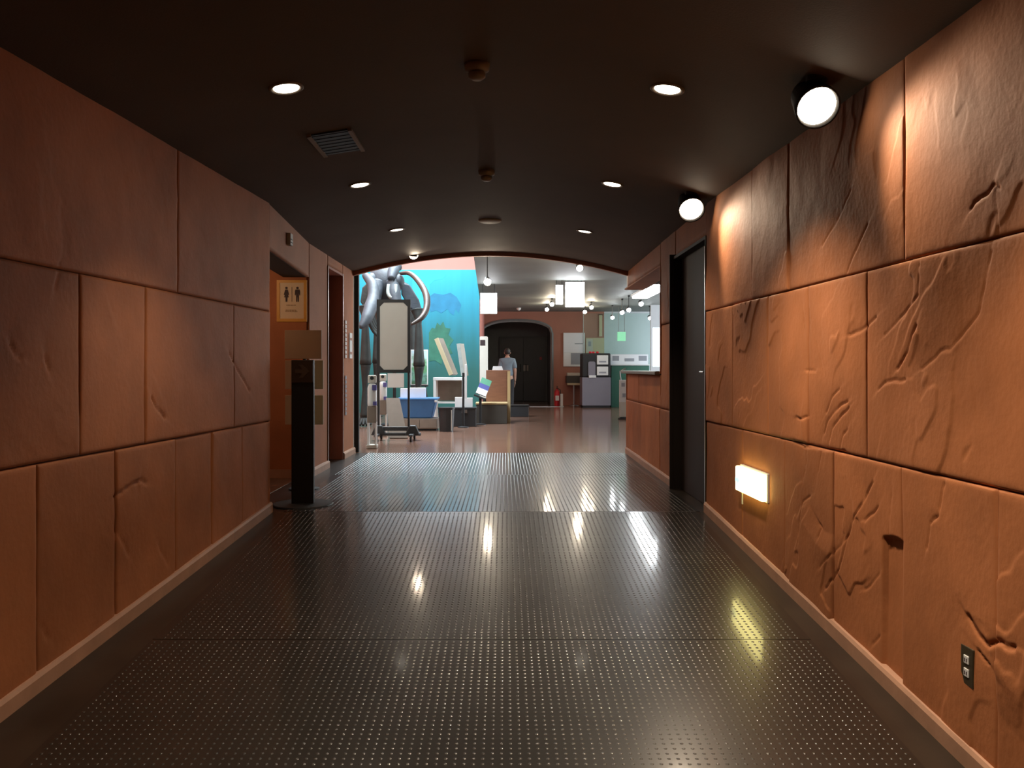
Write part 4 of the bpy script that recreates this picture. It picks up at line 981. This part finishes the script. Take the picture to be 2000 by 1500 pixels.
# desk clutter
for x0, x1, y0p, y1p, dd, lab, m in ((889, 903, 776, 795, 15.2, 'white carton on the black crate', 'white_paper'), (908, 923, 777, 795, 15.25, 'white carton to the right of the black pole', 'white_paper')):
    t = thing('white_carton', lab, 'box', (PX((x0+x1)/2, dd), dd, PZ(y1p, dd)))
    hw = (PX(x1, dd) - PX(x0, dd)) / 2; hh_ = PZ(y0p, dd) - PZ(y1p, dd)
    MB().box(-hw, hw, -0.08, 0.08, 0, hh_).build('carton', m, t, bev=0.004)
    MB().box(-hw, hw, -0.006, 0.006, hh_, hh_ + 0.002).build('tape', 'cream', t)
cd = 15.2
t = thing('black_crate', 'low black equipment crate beside the brown bench', 'crate', (PX(908, cd), cd, 0))
cw = (PX(930, cd) - PX(886, cd)) / 2; chh = PZ(795, cd)
MB().box(-cw, cw, -0.16, 0.18, 0.0, chh - 0.02).build('body', 'dark_plastic', t, bev=0.01)
MB().box(-cw - 0.01, cw + 0.01, -0.17, 0.19, chh - 0.03, chh).build('lid', 'dark_plastic', t, bev=0.006)
MB().box(-0.05, 0.05, -0.185, -0.17, chh - 0.10, chh - 0.04).build('latch', 'steel', t)
bnd = 13.98
t = thing('waste_bin', 'dark blue-grey open waste bin with a pale strip', 'bin', (PX(872, bnd), bnd, 0))
bh = PZ(796, bnd)
MB().lathe([(0.001, 0.0), (0.115, 0.0), (0.14, bh), (0.128, bh), (0.105, 0.02), (0.001, 0.02)], 24).build('bin_body', 'dark_plastic', t, smooth=False)
MB().lathe([(0.135, bh - 0.02), (0.147, bh - 0.015), (0.147, bh + 0.006), (0.135, bh + 0.006)], 24).build('rim', 'dark_plastic', t)
MB().box(0.085, 0.10, -0.13, -0.10, 0.02, bh - 0.04, None).build('strip', 'grey_panel', t)
pd2 = 14.85
t = thing('pole_stand', 'black pole stand between white cartons, with a pale sign at its top', 'stand', (PX(905, pd2), pd2, 0))
MB().lathe([(0.001, 0.0), (0.10, 0.0), (0.10, 0.012), (0.02, 0.03), (0.001, 0.03)], 20).build('base', 'black_metal', t)
MB().tube([(0, 0, 0.02), (0, 0, PZ(728, pd2))], 0.020, 10).build('pole', 'black_metal', t)
MB().box(0.025, 0.065, -0.02, 0.01, PZ(778, pd2), PZ(712, pd2)).build('pale_sign', 'white_plastic', t, bev=0.006)
MB().box(0.0, 0.03, -0.012, 0.008, PZ(735, pd2), PZ(729, pd2)).build('clip', 'black_metal', t)
# tilted box with green, blue and white bands
gd2 = 15.6
t = thing('panel_rest', 'dark sloping rest holding the striped information panel', 'stand', (PX(938, gd2), gd2, 0))
MB().tube([(0, 0.05, 0.02), (0, 0.05, PZ(776, gd2))], 0.025, 10).build('post', 'black_metal', t)
MB().lathe([(0.001, 0.0), (0.11, 0.0), (0.11, 0.015), (0.001, 0.03)], 20).build('base', 'black_metal', t)
MT = Matrix.Rotation(R(22), 4, 'Y') @ Matrix.Rotation(R(-25), 4, 'X')
pz_ = PZ(776, gd2)
MB().box(-0.12, 0.12, -0.03, 0.10, -0.03, 0.0, Matrix.Translation((0, 0, pz_ + 0.015)) @ Matrix.Rotation(R(22), 4, 'Y')).build('shelf', 'dark_plastic', t)
t = thing('information_panel', 'tilted panel striped green, blue and white by the bench', 'panel', (PX(938, gd2), gd2, pz_ + 0.03))
for z0, z1, m in ((0.02, 0.14, 'white_plastic'), (0.14, 0.24, 'ink_blue'), (0.24, 0.36, 'ink_green')):
    MB().box(-0.10, 0.10, -0.02, 0.02, z0, z1, MT).build('band', m, t)
# brown bench with wooden seat
nb = 15.85
t = thing('bench', 'dark bench with pale wooden seat in front of the brown cabinet', 'bench', (PX(960, nb), nb, 0))
bw = (PX(991, nb) - PX(931, nb)) / 2; bz = PZ(790, nb)
MB().box(-bw, bw, 0.0, 0.42, 0.0, bz).build('bench_body', 'dark_bench', t, bev=0.006)
MB().box(-bw - 0.012, bw + 0.012, -0.012, 0.44, bz, bz + 0.035).build('seat', 'pale_wood', t, bev=0.006)
t = thing('brown_cabinet', 'upright reddish brown cabinet behind the bench', 'cabinet', (PX(973, nb + 0.5), nb + 0.47, 0))
cw = (PX(998, nb + .5) - PX(951, nb + .5)) / 2; chh = PZ(723, nb + .5)
MB().box(-cw, cw, 0.0, 0.35, 0.0, chh).build('body', 'brown_wood', t, bev=0.006)
MB().box(-cw + 0.02, cw - 0.07, -0.008, 0.0, 0.05, chh - 0.03).build('front_panel', 'brown_wood', t)
MB().box(cw - 0.055, cw + 0.004, -0.010, 0.35, 0.0, chh - 0.02).build('edge_post', 'pale_wood', t, bev=0.004)
t2 = thing('paper_stack', 'small stack of white papers on the brown cabinet', 'papers', (PX(972, nb + .6), nb + 0.6, chh))
for i in range(4): MB().box(-0.105 + 0.004*i, 0.105 - 0.006*i, -0.08, 0.09, i*0.02, i*0.02 + 0.018).build('paper_sheaf', 'white_paper', t2)
t = thing('floor_box', 'low black box on the floor behind the brown cabinet', 'box', (PX(1014, 18.1), 18.1, 0))
fw = (PX(1033, 18.1) - PX(996, 18.1)) / 2; fz = PZ(793, 18.1)
MB().box(-fw, fw, 0, 0.4, 0, fz).build('body', 'dark_plastic', t, bev=0.01)
MB().box(-fw - 0.01, fw + 0.01, -0.01, 0.41, fz, fz + 0.02).build('lid', 'black_metal', t, bev=0.005)
wpd = 18.4
t = thing('tall_sign', 'tall narrow white sign with a black mark beside the mural', 'sign', (PX(945, wpd), wpd, 0))
hw = (PX(953, wpd) - PX(937, wpd)) / 2
MB().prism(rrect(-hw, hw, 0.4, PZ(657, wpd), 0.03), -0.015, 0.015).build('board', 'offwhite', t)
MB().box(-hw * 0.9, hw * 0.35, -0.018, -0.014, PZ(675, wpd), PZ(664, wpd)).build('black_mark', 'pictogram', t)
MB().box(-0.02, 0.02, 0.0, 0.03, 0.02, 0.42).build('post', 'black_metal', t); MB().box(-0.15, 0.15, -0.12, 0.14, 0, 0.02).build('base', 'black_metal', t)

# ------------------------------------------------------------------ person seen from behind in front of the alcove
def skin_mesh(name, verts, edges, radii, m, parent, root=0, sub=2):
    me = bpy.data.meshes.new(name); me.from_pydata(verts, edges, []); o = bpy.data.objects.new(name, me); COL.objects.link(o)
    sm = o.modifiers.new('skin', 'SKIN'); sm.use_smooth_shade = True
    sv = me.skin_vertices[0].data if me.skin_vertices else None
    if sv is None:
        me.skin_vertices.new() if hasattr(me.skin_vertices, 'new') else None
        sv = me.skin_vertices[0].data
    for i, r_ in enumerate(radii):
        sv[i].radius = r_ if hasattr(r_, '__len__') else (r_, r_); sv[i].use_root = (i == root)
    ss = o.modifiers.new('subsurf', 'SUBSURF'); ss.levels = sub; ss.render_levels = sub
    me.materials.append(MATS[m]); o.parent = parent
    return o
pd3 = 21.0
PSC = 0.945
pe = thing('person', 'person in a blue-grey shirt and dark trousers standing with back turned', 'person', (PX(991, pd3), pd3, 0), R(0))
pe.scale = (PSC, PSC, PSC)
# body: pelvis root, spine, neck, head, arms, legs  (metres; facing +y, away from the viewer)
BV = [(0,0,0.90),(0,0.01,1.08),(0,0.0,1.26),(0,-0.01,1.36),(0,0.0,1.42),(0,0.02,1.47),
      (-0.15,0,1.34),(-0.20,-0.02,1.08),(-0.17,0.10,0.90),(-0.15,0.16,0.84),
      (0.15,0,1.34),(0.205,-0.03,1.08),(0.205,0.05,0.85),(0.20,0.08,0.77),
      (-0.09,0,0.84),(-0.10,0.02,0.47),(-0.10,-0.01,0.09),(-0.105,0.13,0.045),
      (0.09,0,0.84),(0.10,0.02,0.47),(0.10,-0.01,0.09),(0.105,0.13,0.045)]
BE = [(0,1),(1,2),(2,3),(3,4),(4,5),(3,6),(6,7),(7,8),(8,9),(3,10),(10,11),(11,12),(12,13),(0,14),(14,15),(15,16),(16,17),(0,18),(18,19),(19,20),(20,21)]
BR = [(0.15,0.10),(0.13,0.09),(0.15,0.10),(0.10,0.08),0.055,0.06, 0.06,0.045,0.034,0.030, 0.06,0.045,0.034,0.030, 0.085,0.06,0.042,0.036, 0.085,0.06,0.042,0.036]
body = skin_mesh('body', BV, BE, BR, 'skin', pe)
def head_fn(p):
    q = p.copy()
    if p.z < 0: q.x *= 1 - 0.28 * (-p.z / 0.115); q.y *= 1 - 0.12 * (-p.z / 0.115)
    return q
hd = MB().ell((0, 0.03, 1.545), (0.074, 0.093, 0.112), 20, 14, None, head_fn)
hd.ell((0, 0.125, 1.535), (0.013, 0.018, 0.022), 8, 6)
for s_ in (-1, 1): hd.ell((s_*0.077, 0.02, 1.54), (0.012, 0.022, 0.032), 10, 8)
hd.build('head', 'skin', pe, smooth=True)
fc = MB()
for s_ in (-1, 1): fc.ell((s_*0.028, 0.112, 1.555), (0.012, 0.008, 0.007), 8, 6)
fc.ell((0, 0.108, 1.492), (0.024, 0.007, 0.006), 10, 6)
fc.build('eyes_and_mouth', 'hair', pe, smooth=True)
def hair_fn(p):
    q = p.copy()
    if p.y > 0.03 and p.z < 0.03: q.y = 0.03 + (p.y - 0.03) * 0.1
    return q
MB().ell((0, 0.012, 1.572), (0.084, 0.092, 0.100), 20, 14, None, hair_fn).build('hair', 'hair', pe, smooth=True)
SV = [(0,0,0.86),(0,0.01,1.06),(0,0.0,1.26),(0,-0.01,1.37),(0,0,1.405),(-0.155,0,1.335),(-0.205,-0.02,1.10),(0.155,0,1.335),(0.21,-0.03,1.10)]
SE = [(0,1),(1,2),(2,3),(3,4),(3,5),(5,6),(3,7),(7,8)]
SR = [(0.185,0.125),(0.17,0.115),(0.185,0.12),(0.13,0.10),0.065,0.082,0.066,0.082,0.066]
skin_mesh('shirt', SV, SE, SR, 'shirt', pe)
TV = [(0,0,0.92),(-0.095,0,0.80),(-0.105,0.02,0.47),(-0.105,-0.01,0.10),(0.095,0,0.80),(0.105,0.02,0.47),(0.105,-0.01,0.10)]
skin_mesh('trousers', TV, [(0,1),(1,2),(2,3),(0,4),(4,5),(5,6)], [(0.17,0.115),0.10,0.078,0.068,0.10,0.078,0.068], 'trousers', pe)
for s_ in (-1, 1):
    MB().ell((s_*0.105, 0.06, 0.045), (0.05, 0.135, 0.045), 14, 10).build('shoe', 'hair', pe, smooth=True)
    hnd = MB(); hx, hy, hz = (-0.15, 0.16, 0.84) if s_ < 0 else (0.20, 0.08, 0.77)
    hnd.ell((hx, hy + 0.01, hz - 0.04), (0.018, 0.042, 0.055), 12, 8)
    for i, ln in enumerate((0.065, 0.078, 0.072, 0.055)):
        yb = hy - 0.022 + i * 0.021
        hnd.tube([(hx, yb, hz - 0.085), (hx - s_*0.006, yb, hz - 0.085 - ln*0.55), (hx - s_*0.020, yb, hz - 0.085 - ln)], [0.009, 0.0085, 0.007], 8)
    hnd.tube([(hx, hy + 0.045, hz - 0.03), (hx - s_*0.012, hy + 0.065, hz - 0.06), (hx - s_*0.02, hy + 0.068, hz - 0.09)], [0.011, 0.010, 0.008], 8)
    hnd.build('hand', 'skin', pe, smooth=True)

# ------------------------------------------------------------------ far wall and side room
qd = DW - 0.02
t = thing('wall_poster', 'brightly lit white exhibition poster on the red far wall', 'poster', (PX(1121, qd), qd, PZ(716, qd)))
hw = (PX(1142, qd) - PX(1100, qd)) / 2; hp = PZ(650, qd) - PZ(716, qd)
MB().box(-hw, hw, -0.03, 0.015, 0, hp).build('board', 'white_plastic', t, bev=0.005)
MB().box(-hw + 0.01, hw - 0.01, -0.036, -0.029, hp * 0.42, hp - 0.01).build('upper_sheet', 'poster_light', t)
MB().box(-hw + 0.22, hw - 0.02, -0.036, -0.029, 0.06, hp * 0.40).build('lower_print', 'ink_grey', t)
MB().box(-hw + 0.02, -hw + 0.20, -0.036, -0.029, 0.02, hp * 0.40).build('lower_sheet', 'white_paper', t)
MB().box(0.02, hw - 0.06, -0.039, -0.035, hp * 0.66, hp * 0.69).build('caption', 'ink_grey', t)
t = thing('cream_board', 'cream notice board with a grey figure beside the poster', 'board', (PX(1162, qd), qd, PZ(690, qd)))
hw = (PX(1180, qd) - PX(1144, qd)) / 2; hp = PZ(660, qd) - PZ(690, qd)
MB().box(-hw, hw, -0.03, 0.015, 0, hp).build('board', 'cream', t)
MB().box(-hw + 0.02, -hw + 0.20, -0.036, -0.029, 0.03, hp - 0.03).build('sheet', 'offwhite', t)
MB().box(-hw + 0.07, -hw + 0.15, -0.040, -0.035, 0.20, 0.34).build('figure', 'ink_grey', t)
t = thing('cream_banner', 'narrow cream vertical banner above the cream board', 'banner', (PX(1173, qd), qd, PZ(657, qd)))
MB().box(-0.045, 0.045, -0.02, 0.0, 0, PZ(615, qd) - PZ(657, qd)).build('cloth', 'cream', t)
MB().tube([(-0.06, -0.01, PZ(615, qd) - PZ(657, qd)), (0.06, -0.01, PZ(615, qd) - PZ(657, qd))], 0.012, 8).build('rod', 'black_metal', t)
t = thing('wall_shelf', 'small dark wall shelf on a post under the poster', 'shelf', (PX(1121, DW - .3), DW - 0.3, 0))
MB().box(-0.22, 0.22, -0.15, 0.28, PZ(748, 23.7), PZ(734, 23.7)).build('shelf_box', 'dark_bench', t, bev=0.006)
MB().box(-0.20, 0.16, -0.12, 0.2, PZ(734, 23.7), PZ(728, 23.7)).build('cloth', 'offwhite', t, bev=0.01)
MB().box(-0.20, 0.20, -0.15, 0.2, PZ(752, 23.7), PZ(748, 23.7)).build('ledge', 'cream', t)
MB().tube([(0, 0.1, 0), (0, 0.1, PZ(752, 23.7))], 0.02, 10).build('post', 'steel', t)
MB().lathe([(0.001, 0), (0.14, 0), (0.14, 0.015), (0.001, 0.03)], 20).build('base', 'steel', t)
t = thing('fire_extinguisher', 'red fire extinguisher standing beside the alcove', 'extinguisher', (PX(1088, 23.3), 23.3, 0))
MB().lathe([(0.001, 0), (0.072, 0), (0.075, 0.02), (0.075, 0.38), (0.06, 0.43), (0.025, 0.46), (0.025, 0.50), (0.001, 0.50)], 20).build('cylinder', 'red_paint', t, smooth=True)
MB().box(-0.015, 0.015, -0.10, 0.04, 0.50, 0.53).box(-0.012, 0.012, -0.10, 0.02, 0.55, 0.57).build('lever', 'black_metal', t)
MB().tube([(0.02, 0, 0.50), (0.09, -0.02, 0.46), (0.10, -0.02, 0.25), (0.09, -0.02, 0.12)], 0.012, 8).build('hose', 'black_metal', t)
MB().box(-0.05, 0.05, -0.078, -0.06, 0.16, 0.30).build('label_plate', 'white_paper', t)
t = thing('sign_post', 'slim white sign beside the fire extinguisher', 'sign', (PX(1097, 23.0), 23.0, 0))
MB().box(-0.035, 0.035, -0.01, 0.01, 0.02, 0.36).build('board', 'white_plastic', t); MB().box(-0.06, 0.06, -0.05, 0.05, 0, 0.02).build('foot', 'steel', t)
# grey machine
kd = 22.3
t = thing('vending_kiosk', 'grey self-service machine with dark upper front and two white panels', 'kiosk', (PX(1165, kd), kd, 0))
hw = (PX(1193, kd) - PX(1137, kd)) / 2; kz = PZ(690, kd); km = PZ(737, kd)
def kx(px): return PX(px, kd) - t.location.x
MB().box(-hw, hw, 0.0, 0.7, 0.06, km).build('lower_body', 'kiosk_grey', t, bev=0.008)
MB().box(-hw + 0.02, hw - 0.02, 0.03, 0.68, 0.0, 0.06).build('plinth', 'black_metal', t)
MB().box(-hw, hw, 0.03, 0.66, km, kz).build('upper_body', 'kiosk_dark', t, bev=0.03)
for y0p, y1p in ((694, 712), (716, 733)):
    pn = MB().box(kx(1166), kx(1188), 0.012, 0.032, PZ(y1p, kd), PZ(y0p, kd)).build('display_panel', 'white_plastic', t, bev=0.008)
    MB().box(kx(1170), kx(1184), 0.009, 0.0125, PZ(y1p - 4, kd), PZ(y1p - 7, kd)).build('print', 'ink_grey', pn)
dsp = MB().prism(rrect(kx(1149), kx(1163), PZ(736, kd), PZ(706, kd), 0.05), 0.01, 0.032).build('dispensing_bay', 'kiosk_grey', t)
MB().box(kx(1150), kx(1164), -0.03, 0.03, PZ(738, kd), PZ(733, kd)).build('tray', 'white_plastic', t, bev=0.006)
for x in (1154, 1160, 1168): MB().box(kx(x) - 0.035, kx(x) + 0.035, 0.1, 0.2, kz, kz + 0.05).build('top_ornament', 'red_paint', t, bev=0.01)
# glass partition left of / behind the machine
t = thing('glass_partition', 'clear frameless glass partition with a green edge behind the grey machine', 'glass', (PX(1140, 23.2), 23.2, 0))
gw = PX(1290, 23.2) - PX(1138, 23.2)
MB().box(0, gw, 0, 0.012, 0.02, ZC - 0.1).build('pane', 'clear_glass', t)
MB().box(0, gw, -0.015, 0.03, 0, 0.02).build('floor_rail', 'steel', t)
MB().box(-0.02, 0.0, -0.015, 0.025, 0.0, ZC - 0.1).build('edge_strip', 'bone_pale', t)
# side room
t = thing('service_counter', 'green service counter under a white printed banner', 'counter', (PX(1232, 22.6), 22.7, 0))
hw = (PX(1270, 22.7) - PX(1196, 22.7)) / 2; cz = PZ(714, 22.7)
MB().box(-hw, hw, 0, 0.45, 0, cz).build('counter_body', 'green_counter', t, bev=0.006)
MB().box(-hw - 0.02, hw + 0.02, -0.03, 0.46, cz, cz + 0.035).build('counter_top', 'white_plastic', t, bev=0.006)
bt_ = thing('printed_banner', 'long white banner with grey pictures standing on the green counter', 'banner', (PX(1232, 22.6), 22.85, cz + 0.035))
bh_ = PZ(692, 22.85) - cz - 0.035
MB().box(-hw, hw, 0, 0.02, 0, bh_).build('board', 'poster_light', bt_)
for i, (a, c) in enumerate(((-0.9, -0.55), (-0.25, 0.25), (0.5, 0.92))):
    MB().box(hw * a, hw * c, -0.006, 0.0, bh_ * (0.35 if i != 1 else 0.3), bh_ * (0.85 if i != 1 else 0.6)).build('print', 'ink_grey', bt_)
for s_ in (-1, 1): MB().box(s_*hw*0.8 - 0.02, s_*hw*0.8 + 0.02, 0.02, 0.08, 0, 0.03).build('foot', 'steel', bt_)
t = thing('exit_sign', 'pale green glowing exit sign hanging in the side room', 'sign', (PX(1214, 22.0), 22.0, ZC))
zt, zb = PZ(648, 22.0) - ZC, PZ(666, 22.0) - ZC
MB().box(-0.11, 0.11, 0.0, 0.04, zb, zt).build('lit_face', 'green_light', t, bev=0.008)
for s_ in (-1, 1): MB().tube([(s_*0.08, 0.02, zt), (s_*0.08, 0.02, 0)], 0.005, 6).build('hanger', 'steel', t)
sdp = 17.3
t = thing('display_stand', 'white and blue display stand behind the end of the counter wall', 'display', (PX(1222, sdp), sdp, 0))
MB().lathe([(0.001, 0), (0.16, 0), (0.16, 0.03), (0.04, 0.05), (0.001, 0.05)], 24).build('base', 'black_metal', t)
MB().box(-0.13, 0.13, -0.05, 0.05, 0.05, 0.36).build('lower_panel', 'offwhite', t, bev=0.005)
MB().box(-0.13, 0.13, -0.05, 0.05, 0.36, 0.82).build('upper_panel', 'white_plastic', t, bev=0.005)
for i, (x, z_) in enumerate(((-0.06, 0.72), (0.05, 0.62), (-0.04, 0.50), (0.06, 0.44), (0.04, 0.76))):
    MB().box(x - 0.035, x + 0.035, -0.056, -0.049, z_ - 0.04, z_ + 0.04).build('sticker', 'ink_blue' if i % 2 else 'ink_grey', t)
MB().tube([(-0.10, 0, 0.8), (-0.12, 0, 1.0), (0.0, 0, 1.06)], 0.012, 8).build('hook', 'steel', t)
# tall window of the side room
t = thing('window_1', 'tall bright window of the side room', 'window', (PX(1281, 21.5), 21.5, 0)); t['kind'] = 'structure'; del t['category']
wz0, wz1 = PZ(716, 21.5), PZ(640, 21.5); wh = (PX(1287, 21.5) - PX(1274, 21.5)) / 2
MB().box(-wh, 1.4, 0.0, 0.03, wz0, wz1).build('pane', 'window_light', t)
MB().box(-wh - 0.05, -wh, -0.03, 0.06, 0, ZC).box(-wh, 1.4, -0.03, 0.06, 0.0, wz0).box(-wh, 1.4, -0.03, 0.06, wz1, ZC).box(0.55, 0.6, -0.03, 0.0, wz0, wz1).build('window_frame', 'window_wall', t)
